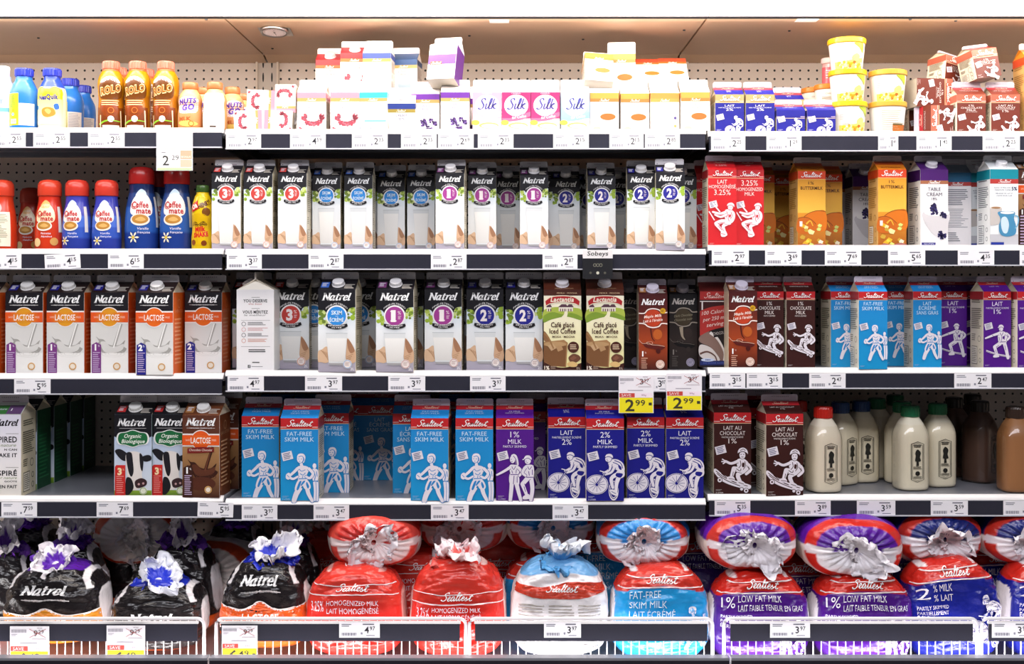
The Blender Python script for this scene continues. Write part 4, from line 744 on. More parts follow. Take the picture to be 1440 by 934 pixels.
carton('FIB', 'L1', a_table, '#ece8ea', '#e4e0e0', roof='#8a98a4', fin='#c4bfc6', sideart=lambda a, Hh: nutrition(a, Hh, '#6a6870'), gable='#c9c2ba', band=(0, 34, '#155a78'))
# half-pint creams of the top shelf
def a_cream(band, title, pic, seal='#b89a5a', tc='#a06a78'):
    def f(a, Hh):
        a.lay(1).rect(0, 0, 100, Hh, '#f6f2f2'); a.lay(2).rect(0, 0, 100, 20, band); a.rect(0, 20, 100, 32, seal); a.lay(3).sealtest(50, 26, 34)
        t = 42
        for s in title: a.text(s, 50, t, 8, tc, w=12 + len(s) * 5.2); t += 12
        if pic == 'rasp':
            for i in range(9): q = math.radians(200 - i * 27); berries(a, 56 + 32 * math.cos(q), 88 + 22 * math.sin(q), 2, 2, ['#a03a4a', '#c0606c', '#8a4a58'], i, 9)
            berries(a, 12, 128, 2, 5, ['#b04a5a', '#d0707c', '#9a5a68'], 33, 6)
        elif pic == 'black': berries(a, 40, 96, 4, 12, ['#4a2f6a', '#6a4a90', '#33204c'], 2, 9); berries(a, 76, 100, 3, 9, ['#4a2f6a', '#6a4a90', '#33204c'], 4, 9); berries(a, 66, 122, 3, 7, ['#4a2f6a', '#6a4a90', '#33204c'], 5, 8)
        elif pic == 'cup': a.disc(62, 92, 32, '#efe6dc', 24); a.lay(4).disc(62, 84, 27, '#b0682a', 12); a.lay(3).disc(24, 126, 14, '#d8c49a', 8)
        elif pic == 'jug': a.blob([(34, 84), (70, 84), (78, 108), (66, 126), (42, 124), (32, 106)], '#a9bcc8'); a.stroke([(74, 90), (86, 96), (78, 112)], 4, '#a9bcc8', sm=4); a.lay(4).disc(52, 86, 17, '#eef2f4', 4); a.lay(3).rect(2, 122, 46, 130, '#3a4a8a')
        elif pic == 'plain': a.rect(20, 96, 96, 103, '#7ad0ea'); a.rect(4, 120, 44, 128, '#33459a'); a.lay(4).rect(6, 121.5, 42, 126.5, '#e9ecf6')
        elif pic == 'table': a.lines(16, 70, 60, 122, 10, '#9aa6c4', .3, 3, .1); a.disc(86, 88, 5, '#56468a'); a.disc(86, 116, 5, '#c2a05a')
    return f
def cream(kind, band, title, pic, roof='#f4eef0', cap=None, size='HP', **kw):
    carton(kind, size, a_cream(band, title, pic, **kw), '#f6f2f2', '#ece2d6', roof=roof, fin='#f4f0f2', gable='#efe6da', cap=cap, band=(0, 20, band), sideart=lambda a, Hh: nutrition(a, Hh, '#b0a494'))
cream('WHIP', '#d98a9c', ('WHIPPING', 'CREAM'), 'rasp', tc='#b06a7a'); cream('WHIM', '#d98a9c', ('WHIPPING', 'CREAM'), 'rasp', tc='#b06a7a', size='MP'); cream('WHIR', '#a01c24', ('WHIPPING', 'CREAM'), 'rasp', roof='#b4232a', cap='#f3dfe0', seal='#a8642a', tc='#8a2a34')
cream('LITE', '#38b4d8', ('LIGHT', 'CREAM'), 'plain', tc='#8a96c0'); cream('LIGB', '#3a4a96', ('CREAM', '10%'), 'jug', roof='#e8ecf2', cap='#f4f4f8', tc='#5a6288', seal='#a8944a'); cream('LIGN', '#274a7c', ('LIGHT', 'CREAM'), 'jug', roof='#2a4a78', tc='#a05a5a')
cream('TABP', '#6a2f9a', ('TABLE', 'CREAM'), 'black', tc='#7a6a9a'); cream('HALF', '#d89a44', ('HALF & HALF', 'CREAM'), 'cup', tc='#a88a7a', seal='#d87a3a'); cream('HALR', '#b4432a', ('HALF & HALF', 'CREAM'), 'cup', roof='#a83a22', tc='#8a4a3a', seal='#c2602a'); cream('HALT', '#d98c40', (), 'table', tc='#a88a7a', seal='#e0984a')
def a_box(a, Hh): a.lay(1).rect(0, 0, 100, Hh, '#f6f0f4'); a.lay(2).rect(0, 40, 100, 78, '#5a2a8a'); a.lay(3).rect(8, 66, 50, 80, '#d9482a'); a.sealtest(29, 73, 36); a.text('18', 84, 108, 11, '#5a4a7a'); a.lay(2).lines(50, 86, 92, 96, 2, '#b0a4b8', .3)
carton('BOXP', 'HP', a_box, '#f6f0f4', '#5a2a7a', roof='#f4eef4', fin='#f4eef2', cap='#f6eef2', gable='#efe6ec')
def a_silk(c1, c2, oval):
    def f(a, Hh):
        a.lay(1).rect(0, 0, 100, Hh, c1, c2); a.lay(2).rect(0, 92, 100, Hh, '#f2efe2'); a.disc(50, 46, 42, oval, 38); a.lay(3).silk(50, 44, 66, '#4a4a9a' if c1[1] in '89abcdef' else '#46307a'); a.text('ORIGINAL', 50, 4, 4, '#f6e8ee', w=34)
        a.poly(smooth([(0, 90), (30, 90), (60, 80), (100, 68)], 4) + smooth([(100, 82), (70, 96), (30, 102), (0, 104)], 4), mix(c2, '#ffffff', .1)); a.lay(4).text('for Coffee', 60, 86, 9, '#fbeef2', w=50, rot=-8, shear=.25, bold=.01)
        a.lay(3).disc(56, 116, 34, '#e8d86a', 11); a.lay(4).disc(58, 118, 28, '#f3eed4', 7.4); a.disc(10, 106, 14, '#d8c24a', 9)
    return f
for k, c1, c2, ov, rf in (('SILP', '#d898b0', '#e0b4c4', '#f3dce4', '#f4e6ea'), ('SILD', '#a82868', '#b83a76', '#f2d6e2', '#f2dbe4'), ('SILB', '#b4d4ee', '#7ab0e0', '#e6f1f8', '#f2f6fa')):
    carton(k, 'HP', a_silk(c1, c2, ov), c1, c1, roof=rf, fin='#f6f2f4', cap='#f6f0f4', gable='#f2ecee')
# ------------------------------------------------------------------ bottles and tubs
def bottle(kind, prof, cols, cap, arts, name='drink_bottle', cat='bottle', m='sleeve', power=2.0, collar=None, extra=None, bodyname='bottle_body'):
    """prof (r, z) keys; cols [(z, colour)]; cap (profile, colour, flute, smooth); arts [(function, z_top, part name)] wrapped round the front"""
    sp = smooth(prof, 6); P = []
    def colz(z):
        c = cols[0][1]
        for zz, cc in cols:
            if z >= zz: c = cc
        return c
    P.append((bodyname, MB().lathe(sp, 40, [colz(z) for r, z in sp], power).mesh(bodyname, m, True), None))
    def rf(z):
        for (r0, z0), (r1, z1) in zip(sp, sp[1:]):
            if z0 <= z <= z1 and z1 > z0: return r0 + (r1 - r0) * (z - z0) / (z1 - z0)
        return sp[0][0] if z < sp[0][1] else sp[-1][0]
    for fn, zt, pn in arts:
        a = Art(); fn(a); R = max(r for r, z in prof)
        def mp(u, t, L):
            z = max(0.0005, zt - t * .001); r = rf(z); q = (u - 50) * .001 / R; rr_ = r
            if power != 2.0:
                c, d = math.cos(q - math.pi / 2), math.sin(q - math.pi / 2); rr_ = r * (abs(c) ** power + abs(d) ** power) ** (-1 / power)
            rr_ += .0004 + L * .0003; return (rr_ * math.sin(q), -rr_ * math.cos(q), z)
        P.append((pn, a.mesh(pn, mp, 'sleeve', 5), 0))
    cp, cc, fl, smo = cap
    P.append(('cap', MB().lathe(cp, 48 if fl else 32, cc, flute=fl).mesh('cap', 'plastic', smo), None))
    if collar: P.append(('neck_ring', MB().lathe(collar[0], 32, collar[1]).mesh('neck_ring', 'plastic', True), None))
    if extra: P += extra
    KIND[kind] = (name, cat, P)
# art units here: 1 unit = 1 mm, u = 50 at the front centre, t = mm below z_top
def capf(r, z, h): return [(r * .96, z), (r, z + .002), (r, z + h * .78), (r * .93, z + h * .94), (r * .6, z + h)]
ND = [(.030, 0), (.034, .004), (.0345, .05), (.035, .085), (.033, .105), (.026, .122), (.021, .132), (.020, .142)]
def a_nesf(a):
    a.lay(1); a.rect(10, 12, 90, 40, '#e8d81e'); a.rect(8, 38, 92, 104, '#efe88a', '#f4efc0'); a.blob([(12, 14), (30, 6), (50, 14), (70, 6), (90, 16), (86, 34), (50, 40), (14, 34)], '#e3e020')
    a.lay(2).text('NesQuik', 52, 34, 12, '#2f2a88', w=50, bold=.05, rot=-4); a.lay(2).blob([(36, 66), (50, 60), (66, 64), (70, 78), (52, 86), (38, 80)], '#c98a3a'); a.blob([(66, 54), (76, 50), (80, 62), (70, 66)], '#3a6ab8'); a.lay(3).blob([(44, 68), (52, 64), (60, 70), (54, 78)], '#e2b46a'); a.lay(2).disc(18, 60, 6, '#3a8ac8')
def a_nesb(a):
    a.lay(1); a.rect(50, 50, 90, 106, '#eeeae6'); a.rect(10, 24, 50, 106, '#d9dc2e'); a.lay(2).lines(53, 54, 84, 104, 12, '#9a94a8', .3, 2, .2); a.lines(24, 30, 42, 60, 8, '#5a9a4a', .4, 3); a.disc(34, 68, 4, '#e8b020'); a.disc(34, 78, 4, '#8aa8d8'); a.rect(26, 90, 44, 102, '#f6f2e6'); a.lay(3).lines(27, 91, 43, 101, 6, '#4a4a4a', .4, 4, 0)
capN = (capf(.0225, .140, .022), '#2a3ab4', (1, 2, .03), False)
bottle('NESF', ND, [(0, '#f3eec0'), (.11, '#2a4ac4')], capN, [(a_nesf, .118, 'label_sleeve')]); bottle('NESB', ND, [(0, '#2f7ad8')], capN, [(a_nesb, .118, 'label_sleeve')])
RD = [(.029, 0), (.0325, .005), (.0325, .05), (.0315, .08), (.0335, .115), (.031, .135), (.024, .15), (.0195, .157), (.0195, .160)]
def a_rolo(a):
    a.lay(1); a.blob([(18, 40), (32, 24), (50, 18), (68, 24), (82, 40), (80, 66), (50, 72), (20, 66)], '#6a3a10'); a.poly(smooth([(24, 26), (40, 14), (60, 14), (76, 26), (70, 30), (50, 22), (30, 30)], 3, True), '#f3e2dc'); a.rect(12, 92, 88, 150, '#7a3a12', '#5a2408'); a.blob([(20, 84), (40, 74), (64, 80), (74, 100), (58, 116), (34, 112)], '#8a3a10')
    a.lay(2); a.text('ROLO', 51, 47, 18, '#f6d7a0', w=56, shear=.2, bold=.09, rot=-12); a.lay(3).text('ROLO', 51, 47, 16, '#a8641a', w=52, shear=.2, bold=.03, rot=-12); a.lay(2).lines(26, 74, 76, 90, 3, '#f0d6a0', .35, 3, .2); a.disc(52, 122, 8, '#f2e8ea'); a.stroke([(20, 136), (44, 126), (78, 128)], 5, '#7ab02a', 2, sm=4); a.stroke([(24, 112), (24, 150)], 2.4, '#f3ddb0'); a.stroke([(78, 100), (80, 150)], 3, '#f3ddb0'); a.rect(30, 138, 74, 150, '#f1dcc8'); a.lay(3).ring(52, 100, 6, 8, '#b86a2a')
bottle('ROLO', RD, [(0, '#9a5a12'), (.05, '#a8660e'), (.09, '#b8800e')], (capf(.021, .158, .022), '#e0725c', (1, 2, .03), False), [(a_rolo, .150, 'label_sleeve')], collar=([(.0195, .150), (.0225, .152), (.0225, .155), (.0195, .158)], '#d8663a'))
GD = [(.026, 0), (.0305, .005), (.031, .04), (.0285, .062), (.030, .078), (.026, .092), (.019, .102), (.018, .108)]
def a_go(a): a.lay(1); a.rect(10, 10, 90, 96, '#d8a070', '#c98450'); a.blob([(22, 28), (50, 18), (80, 26), (76, 56), (50, 62), (26, 58)], '#f3e8ee'); a.lay(2).text("NUTS", 50, 30, 12, '#5a3aa0', w=48, bold=.05, rot=-6, shear=.2); a.text('GO', 52, 46, 14, '#5a3aa0', w=34, bold=.06, shear=.2, rot=-6); a.text('MLK', 44, 76, 9, '#a8552a', w=32, bold=.05); a.lay(2).blob([(24, 86), (50, 80), (78, 88), (50, 96)], '#e8c060'); a.lay(3).ring(60, 88, 5, 7, '#b0602a')
def a_gob(a): a.lay(1); a.rect(20, 10, 84, 104, '#f4eeee'); a.lay(2).lines(40, 16, 64, 96, 16, '#c4b8bc', .3, 4); a.rect(44, 94, 60, 98, '#55463a')
for k, ar in (('GOF', a_go), ('GOB', a_gob)): bottle(k, GD, [(0, '#d69a62'), (.09, '#e6c07a')], (capf(.020, .106, .019), '#cf7a4a', None, True), [(ar, .104, 'label_sleeve')])
def a_pale(a): a.lay(1).rect(10, 20, 90, 110, '#cfe6f6', '#eaf4fa'); a.lay(2).rect(10, 60, 90, 70, '#7ab8e0'); a.text('LAIT', 50, 45, 10, '#4a7ab0')
bottle('PALE', ND, [(0, '#e6eef6')], (capf(.017, .140, .030), '#f3f1f4', None, True), [(a_pale, .118, 'label_sleeve')])
# coffee creamers
CS = [(.033, 0), (.0365, .005), (.037, .04), (.036, .065), (.034, .09), (.029, .118), (.0275, .132), (.0275, .140)]
CB = [(.038, 0), (.0425, .006), (.0435, .05), (.042, .085), (.038, .12), (.032, .150), (.031, .168), (.031, .172)]
def a_cm(col, leaf, k, H0):
    def f(a):
        q = lambda x, y: (50 + x * k, y * k)
        a.lay(1); a.blob([q(-22, 36), q(-6, 20), q(14, 22), q(26, 40), q(24, 64), q(0, 70), q(-24, 62)], '#f4eee6' if leaf != 'red' else '#f3d9b4'); a.blob([q(-14, 22), q(0, 10), q(14, 18), q(10, 30), q(-10, 30)], '#cfe4f4' if leaf != 'red' else '#efb46a')
        a.lay(2); a.disc(*q(-2, 76), 21 * k, '#f1e6da', 13 * k); a.lay(3).disc(*q(-2, 75), 17.5 * k, '#b8823a', 10 * k); a.lay(4).blob([q(-12, 76), q(0, 70), q(10, 76), q(0, 80)], '#d8aa60')
        a.lay(3).text('Coffee', *q(-2, 44), 13 * k, '#b8282a', w=38 * k, bold=.03); a.text('mate', *q(6, 57), 12 * k, '#b8282a', w=32 * k, bold=.03); a.ring(*q(-15, 46), 6.4 * k, 8 * k, '#b8282a')
        a.lay(2).text('Vanille' if leaf != 'red' else 'Noisette', *q(4, 95), 5 * k, '#f3f0fa', w=24 * k, shear=.2); a.text('française' if leaf != 'red' else 'Hazelnut', *q(6, 103), 5 * k, '#f3f0fa', w=26 * k, shear=.2)
        if leaf != 'red':
            for i in range(6): t = i * 60; a.lay(3).poly([q(-16, 114), q(-16 + 9 * math.cos(math.radians(t - 14)), 114 + 9 * math.sin(math.radians(t - 14))), q(-16 + 13 * math.cos(math.radians(t)), 114 + 13 * math.sin(math.radians(t))), q(-16 + 9 * math.cos(math.radians(t + 14)), 114 + 9 * math.sin(math.radians(t + 14)))], '#f0ead0')
            a.lay(4).disc(*q(-16, 114), 3.4 * k, '#e0c24a')
        else: a.lay(3).disc(*q(-20, 118), 11 * k, '#e8c890'); a.disc(*q(24, 116), 10 * k, '#d09a58')
        a.lay(1); a.rect(*q(36, 26), *q(46, 92), '#e2dcd2')
    return f
def capd(r, z, h): return [(r * .98, z), (r, z + .002), (r, z + h * .5), (r * .96, z + h * .75), (r * .78, z + h * .93), (r * .4, z + h)]
blu = [(0, '#2a3a94'), (.03, '#3656b4'), (.06, '#4a6cc8'), (.09, '#3c3fa6')]
bottle('CMS', CS, blu, (capd(.0295, .139, .043), '#c93a2c', None, True), [(a_cm('b', 'blue', 1.0, 0), .138, 'label_sleeve')], 'creamer_bottle'); bottle('CMR', CS, [(0, '#c8381c'), (.10, '#c9301c')], (capd(.0295, .139, .043), '#d2412a', None, True), [(a_cm('r', 'red', 1.0, 0), .138, 'label_sleeve')], 'creamer_bottle')
bottle('CMB', CB, [(0, '#1f3a86'), (.05, '#2c5aa8'), (.11, '#23407e'), (.15, '#1c2c5c')], (capd(.033, .171, .046), '#a8201e', None, True), [(a_cm('b', 'blue', 1.2, 0), .170, 'label_sleeve')], 'creamer_bottle')
def a_cmb(a): a.lay(1); a.rect(14, 40, 86, 128, '#efe6d2'); a.lay(2).lines(20, 46, 80, 120, 18, '#8a8a6a', .35, 4); a.lay(1); a.disc(50, 30, 14, '#e2a8a0')
bottle('CMX', CS, [(0, '#c8381c')], (capd(.0295, .139, .043), '#d2412a', None, True), [(a_cmb, .138, 'label_sleeve')], 'creamer_bottle')
OH = [(.024, 0), (.0275, .004), (.028, .03), (.0255, .058), (.0275, .085), (.027, .11), (.021, .135), (.0165, .144), (.016, .150)]
def a_oh(a):
    a.lay(1); a.blob([(24, 70), (50, 56), (78, 70), (76, 130), (50, 138), (26, 130)], '#d9b010'); a.disc(70, 52, 11, '#7a4a1c'); a.blob([(30, 84), (40, 76), (50, 82), (62, 76), (74, 84), (66, 89), (36, 89)], '#4a2410')
    a.lay(2).poly([(26, 34), (46, 22), (50, 44), (30, 54)], '#c8201c'); a.lay(3).text('Oh', 38, 38, 12, '#fff2e0', w=16, bold=.05, rot=-26); a.lay(2).text('HENRY!', 66, 32, 11, '#5a2410', w=36, bold=.05, rot=-22)
    a.lay(3).text('Milk', 54, 96, 11, '#c8201c', w=28, bold=.06, rot=-6); a.text('SHAKE', 56, 110, 11, '#c8201c', w=38, bold=.06, rot=-6); a.lay(2).disc(36, 130, 7, '#8a4a1a'); a.disc(64, 132, 7, '#7a3a14')
bottle('OHH', OH, [(0, '#e3c012')], (capf(.017, .149, .019), '#3a5a24', None, True), [(a_oh, .150, 'label_sleeve')])
# returnable glass bottles
MBP = [(.036, 0), (.041, .004), (.0425, .02), (.0425, .10), (.0425, .134), (.040, .150), (.033, .167), (.0245, .181), (.0198, .189), (.0192, .198)]
def a_est(a):
    c = '#2b2a26'
    a.lay(1); a.stroke([(34, 12), (50, 6), (66, 12), (66, 104), (50, 110), (34, 104), (34, 12)], 1.4, c); a.stroke([(37, 15), (50, 10), (63, 15), (63, 101), (50, 106), (37, 101), (37, 15)], .8, c)
    a.blob([(44, 34), (50, 26), (58, 34), (56, 46), (58, 56), (44, 56), (45, 44)], c); a.stroke([(50, 50), (50, 68)], 4, c, 7); a.lines(40, 14, 60, 22, 2, c, .5, 1, .1); a.lines(39, 70, 61, 78, 3, c, .4, 2, .1); a.disc(50, 88, 6, c); a.lines(39, 96, 61, 102, 2, c, .4, 3, .1)
def gbot(kind, milk, capc, prn=True):
    inner = MB().lathe([(r * .965, z + .002) for r, z in smooth(MBP, 5)], 40, milk, 3.2).mesh('milk_fill', 'milk', True)
    bottle(kind, MBP, [(0, '#fff')], (capf(.0240, .190, .030), capc, (1, 2, .012), False), [(a_est, .135, 'printed_crest')] if prn else [], 'glass_milk_bottle', 'bottle', 'glass', 3.2, extra=[('milk_fill', inner, None)], bodyname='glass_shell')
gbot('GLR', '#f6ecd6', '#c8281e'); gbot('GLB', '#f3ead0', '#1f3a68'); gbot('GLG', '#f6eed6', '#1f6a44'); gbot('GLK', '#5a4238', '#2a2420'); gbot('GLO', '#a8744a', '#3a2a22', False)
# tubs
def tub(kind, r, h, lid, arts, body='#f6f2ea'):
    prof = [(r * .78, 0), (r * .8, .002), (r * .94, h - .012), (r * .94, h - .006)]; P = [('tub_body', MB().lathe(prof, 40, body).mesh('tub_body', 'plastic', False), None)]
    P[0][1].shade_smooth()
    lp = [(r * .97, h - .014), (r, h - .012), (r, h - .002), (r * .96, h), (r * .94, h), (r * .92, h - .002)]
    P.append(('lid', MB().lathe(lp, 40, lid).mesh('lid', 'plastic', False), None))
    a = Art(); arts(a)
    def mp(u, t, L):
        z = max(.001, h - .016 - t * .001); rr_ = r * (.8 + .14 * z / (h - .012)) + .0006 + L * .0003; q = (u - 50) * .001 / (r * .9); return (rr_ * math.sin(q), -rr_ * math.cos(q), z)
    P.append(('label_print', a.mesh('label_print', mp, 'sleeve', 5), 0)); KIND[kind] = ('lidded_tub', 'tub', P)
def a_tub(a):
    r = random.Random(2); a.lay(1); a.blob([(62, 0), (90, -1), (92, 24), (78, 12)], '#a8b83a'); a.poly(smooth([(10, 46), (34, 46), (60, 42), (92, 36)], 4) + [(92, 64), (10, 64)], '#e3cf6a'); a.lay(2)
    for i in range(26): a.disc(r.uniform(12, 90), r.uniform(46, 62), r.uniform(2.5, 5), r.choice(['#e8d23a', '#c2b83a', '#f3e6a0', '#a8642a', '#d89a2a', '#f6efd0']), n=10)
    a.blob([(58, 34), (70, 26), (80, 32), (76, 44), (60, 44)], '#d8d878'); a.text('CONTENT 425', 34, 43, 3, '#4a4a3a', w=26); a.lay(1).lines(14, 4, 26, 34, 6, '#e0c8c0', .3)
def a_tub2(a): a.lay(1); a.lines(20, 8, 84, 60, 10, '#b8ae9a', .3, 5); a.rect(48, 44, 92, 64, '#b0622a'); a.lay(2).rect(48, 42, 80, 46, '#6a5a3a')
def a_tub3(a): a.lay(1); a.text('CHIP DIP', 50, 10, 4, '#7a6a5a', w=30); a.lines(26, 18, 74, 50, 9, '#a09684', .4, 5, .2); a.lines(60, 20, 84, 50, 5, '#6a7a4a', .5, 6)
tub('TUBY', .0485, .083, '#dcae1c', a_tub); tub('TUBT', .0485, .083, '#d09a3a', a_tub); tub('TUBO', .0485, .083, '#d09a3a', a_tub2); tub('TUBS', .036, .070, '#cf7a2a', a_tub3, '#efe6da'); tub('TUBG', .036, .070, '#b8a82a', a_tub3, '#efe6da')
CD = [(.016, 0), (.0185, .003), (.0185, .05), (.0175, .065), (.017, .07)]
def a_cup(a): a.lay(1).rect(20, 6, 80, 50, '#d8606a'); a.lay(2).lines(36, 14, 64, 40, 4, '#f3d0d0', .4)
bottle('CUPP', CD, [(0, '#e6b0b0')], (capf(.0215, .068, .016), '#f3d9d6', None, True), [(a_cup, .064, 'label_sleeve')])

# ------------------------------------------------------------------ bagged milk
def sgn(x, p): return math.copysign(abs(x) ** p, x)
def nz(x, y, z, s): return noise.noise(Vector((x * s, y * s, z * s)))
class Bag:
    def __init__(b, a, d, c, seed, n=2.7, taper=0.0, sag=0.0, wr=1.0): b.a, b.d, b.c, b.n, b.tp, b.seed, b.sag, b.wr = a, d, c, n, taper, seed, sag, wr
    def warp(b, x, y, z):                        # unit superellipsoid point -> bag space, wrinkled
        s = 1 - b.tp * (z + 1) / 2; w_ = b.wr * (0.0045 * nz(x + b.seed, y, z * 2.2, 2.6) + .0022 * nz(x + b.seed, y, z * 3, 7))
        return ((x * s) * b.a + w_ * .4 * x, (y * (1 - b.tp * .5 * (z + 1) / 2)) * b.d + w_ * (1.4 if y < 0 else .7) * (-1 if y < 0 else 1), z * b.c + b.c + (w_ if z > 0 else 0) - b.sag * b.c * max(0, z) * (x * x))
    def front(b, x, z):                          # unit front surface depth at (x, z)
        v = 1 - abs(x) ** b.n - abs(z) ** b.n; return -(max(v, 0.0) ** (1 / b.n))
def bag_standing(kind, a, d, c, colf, art, tail, seed=1, taper=.10, tie=(0, .72), sag=.22, nn=3.3):
    B = Bag(a, d, c, seed, nn, taper, sag); V = []; C = []; Fc = []; NU, NV = 120, 80
    for i in range(NV + 1):
        ph = -math.pi / 2 + math.pi * i / NV
        for k in range(NU):
            th = 2 * math.pi * k / NU; p = 2 / B.n
            x, y, z = sgn(math.cos(ph), p) * sgn(math.cos(th), p), sgn(math.cos(ph), p) * sgn(math.sin(th), p), sgn(math.sin(ph), p)
            V.append(B.warp(x, y, z)); C.append(colf(x, y, z))
    for i in range(NV):
        for k in range(NU): Fc.append([i * NU + k, i * NU + (k + 1) % NU, (i + 1) * NU + (k + 1) % NU, (i + 1) * NU + k])
    P = [('bag_body', me('bag_body', V, Fc, C, 'film', True), None)]
    if art:
        A = Art(); art(A)
        def mp(u, t, L):
            x, z = (u - 50) / 50, 1 - t / 50; x = max(-.99, min(.99, x)); z = max(-.99, min(.99, z))
            m_ = abs(x) ** B.n + abs(z) ** B.n
            if m_ > .97: k = (.97 / m_) ** (1 / B.n); x *= k; z *= k
            q = B.warp(x, B.front(x, z), z); return (q[0], q[1] - .0016 - L * .0005, q[2] + .0006)
        P.append(('bag_print', A.mesh('bag_print', mp, 'film', 3), 0))
    if tail: P += tail_parts(tail, (tie[0] * a, -.25 * d, 2 * c * .97), seed)
    KIND[kind] = ('milk_bag', 'bag', P)
def ruffle(n, r0, r1, h, cols, seed, tilt, org, folds=5, amp=.5):
    R = random.Random(seed); V = []; C = []; Fc = []; NS = 12; n *= 2
    ph = [R.uniform(0, 6.28) for _ in range(6)]; T = Matrix.Translation(org) @ Euler(tilt).to_matrix().to_4x4()
    for i in range(NS):
        s = i / (NS - 1)
        for k in range(n):
            q = 2 * math.pi * k / n; cq, sq = math.cos(q), math.sin(q)
            tri = lambda f, p: 2 / math.pi * math.asin(math.sin(f * q + p))
            big = nz(cq * 1.1 + seed, sq * 1.1, s * .6, 1.0); wv = tri(folds + 4, ph[0]) * .34 + tri(folds * 2 + 5, ph[1]) * .22 + 1.5 * big
            r = r0 + (r1 - r0) * s ** .75 * (1 + amp * wv * s) * (1 - .22 * s * (math.sin(2 * q + ph[2]) + 1)); z = h * (s - .45 * s * s) * (1 + .5 * math.sin(q + ph[3]) * s + .9 * s * nz(cq * 1.6, sq * 1.6 + seed, s * 1.5, 1.2)) + .007 * s * wv
            a_ = q + .5 * s * nz(cq * 2.2, sq * 2.2, s * 3 + seed, 1.3); c1 = nz(cq * 4 + seed, sq * 4, s * 6, 1.1); c2 = nz(cq * 4, sq * 4 + seed, s * 6 + 9, 1.1)
            V.append(T @ Vector(((r + .016 * s * c1) * math.cos(a_), (r + .016 * s * c1) * math.sin(a_), z + .022 * s * c2))); C.append(mix(cols[0], cols[1], 1 if s > cols[2] + .25 * nz(cq * 2, sq * 2, seed, 1.5) else 0))
    for i in range(NS - 1):
        for k in range(n): Fc.append([i * n + k, i * n + (k + 1) % n, (i + 1) * n + (k + 1) % n, (i + 1) * n + k])
    return me('gathered_film', V, Fc, C, 'film_thin', True)
def tail_parts(tail, org, seed):
    base, tip, h, tilt, tr = (tail + (.052,))[:5]; o = Vector(org)
    out = [('gathered_neck', ruffle(48, .006, .062, .018, (base, base, 2), seed + 3, (tilt + math.pi, 0, .3), o + Vector((0, 0, .006)), 9, .22), None)]
    out.append(('film_tail', ruffle(48, .007, tr, h, (base, tip, .35), seed, (tilt, .15, 0), o, 4, .55), None))
    out.append(('tie', MB().lathe([(.0085, 0), (.0095, .003), (.0085, .006)], 16, tip).mesh('tie', 'plastic', True), None))
    m = out[-1][1]; m.transform(Matrix.Translation(o) @ Matrix.Rotation(tilt, 4, 'X'))
    return out
def bag_lying(kind, a, d, c, main, seed=2, red='#c8281e', low='#ece4dc', rot=0.0, mid='#efe9ee', inner2=None):
    """end-on pillow, gathered end towards the viewer; origin under its middle"""
    V = []; C = []; Fc = []; NR, NA = 46, 96; R = random.Random(seed)
    for i in range(NR + 1):
        s = i / NR; ph = s * math.pi
        for k in range(NA):
            q = 2 * math.pi * k / NA; cx, cz = math.cos(q), math.sin(q); n = 2.5
            f = (abs(cx) ** n + abs(cz) ** n) ** (-1 / n); rad = abs(math.sin(ph)) ** .62; y = -math.copysign(abs(math.cos(ph)) ** .62, math.cos(ph))
            pl = 0
            if s < .33: pl = .0034 * math.sin(q * 23 + seed) * math.sin(math.pi * min(1, s / .30)) + .0022 * math.sin(q * 41 + 2 * seed)* math.sin(math.pi * min(1, s / .3))
            w_ = .004 * nz(cx + seed, cz, y * 2, 2.4)
            x, z = cx * f * rad, cz * f * rad; V.append((x * a + w_ * cx, y * d + (pl if y < 0 else 0) + (.030 * max(0, 1 - rad / .5) if y < 0 else 0), z * c + c + w_ * cz))
            pass
            if y < -.02 or rad < .97:
                if s > .5: col = low
                elif rad > .93: col = mix(main, '#000000', .0) if z > .12 else low
                elif abs(z) < .12 and abs(x) > .5: col = mid
                elif rad > .76: col = red
                elif z > -.02: col = main
                else: col = inner2 or mid
            else: col = main if z > .2 else low
            C.append(col)
    for i in range(NR):
        for k in range(NA): Fc.append([i * NA + k, i * NA + (k + 1) % NA, (i + 1) * NA + (k + 1) % NA, (i + 1) * NA + k])
    P = [('bag_body', me('bag_body', V, Fc, C, 'film', True), None)]
    o = Vector((0, -d + .024, c * 1.0))
    P.append(('film_tail', ruffle(56, .008, .068, .046, (mid, '#f3eef4', .3), seed, (math.pi / 2 + .25, .1, 0), o, 4, .38), None))
    P.append(('gathered_neck', ruffle(56, .007, .036, .012, (mid, mid, 2), seed + 5, (math.pi / 2, 0, .5), o + Vector((0, -.004, 0)), 9, .3), None))
    KIND[kind] = ('milk_bag', 'bag', P)
def cf_nat(base, band, bottom, wt='#f1ecee', zb=-.52):
    def f(x, y, z):
        if z > .93: return base
        if (abs(x) > .965 and z < .55) or (z >= .55 and .80 < abs(x) + .45 * (z - .55) < .90): return wt
        if z < zb - .08 + .10 * (1 - x * x) * (1 if y < 0 else 0): return bottom
        return '#1c1719'
    return f
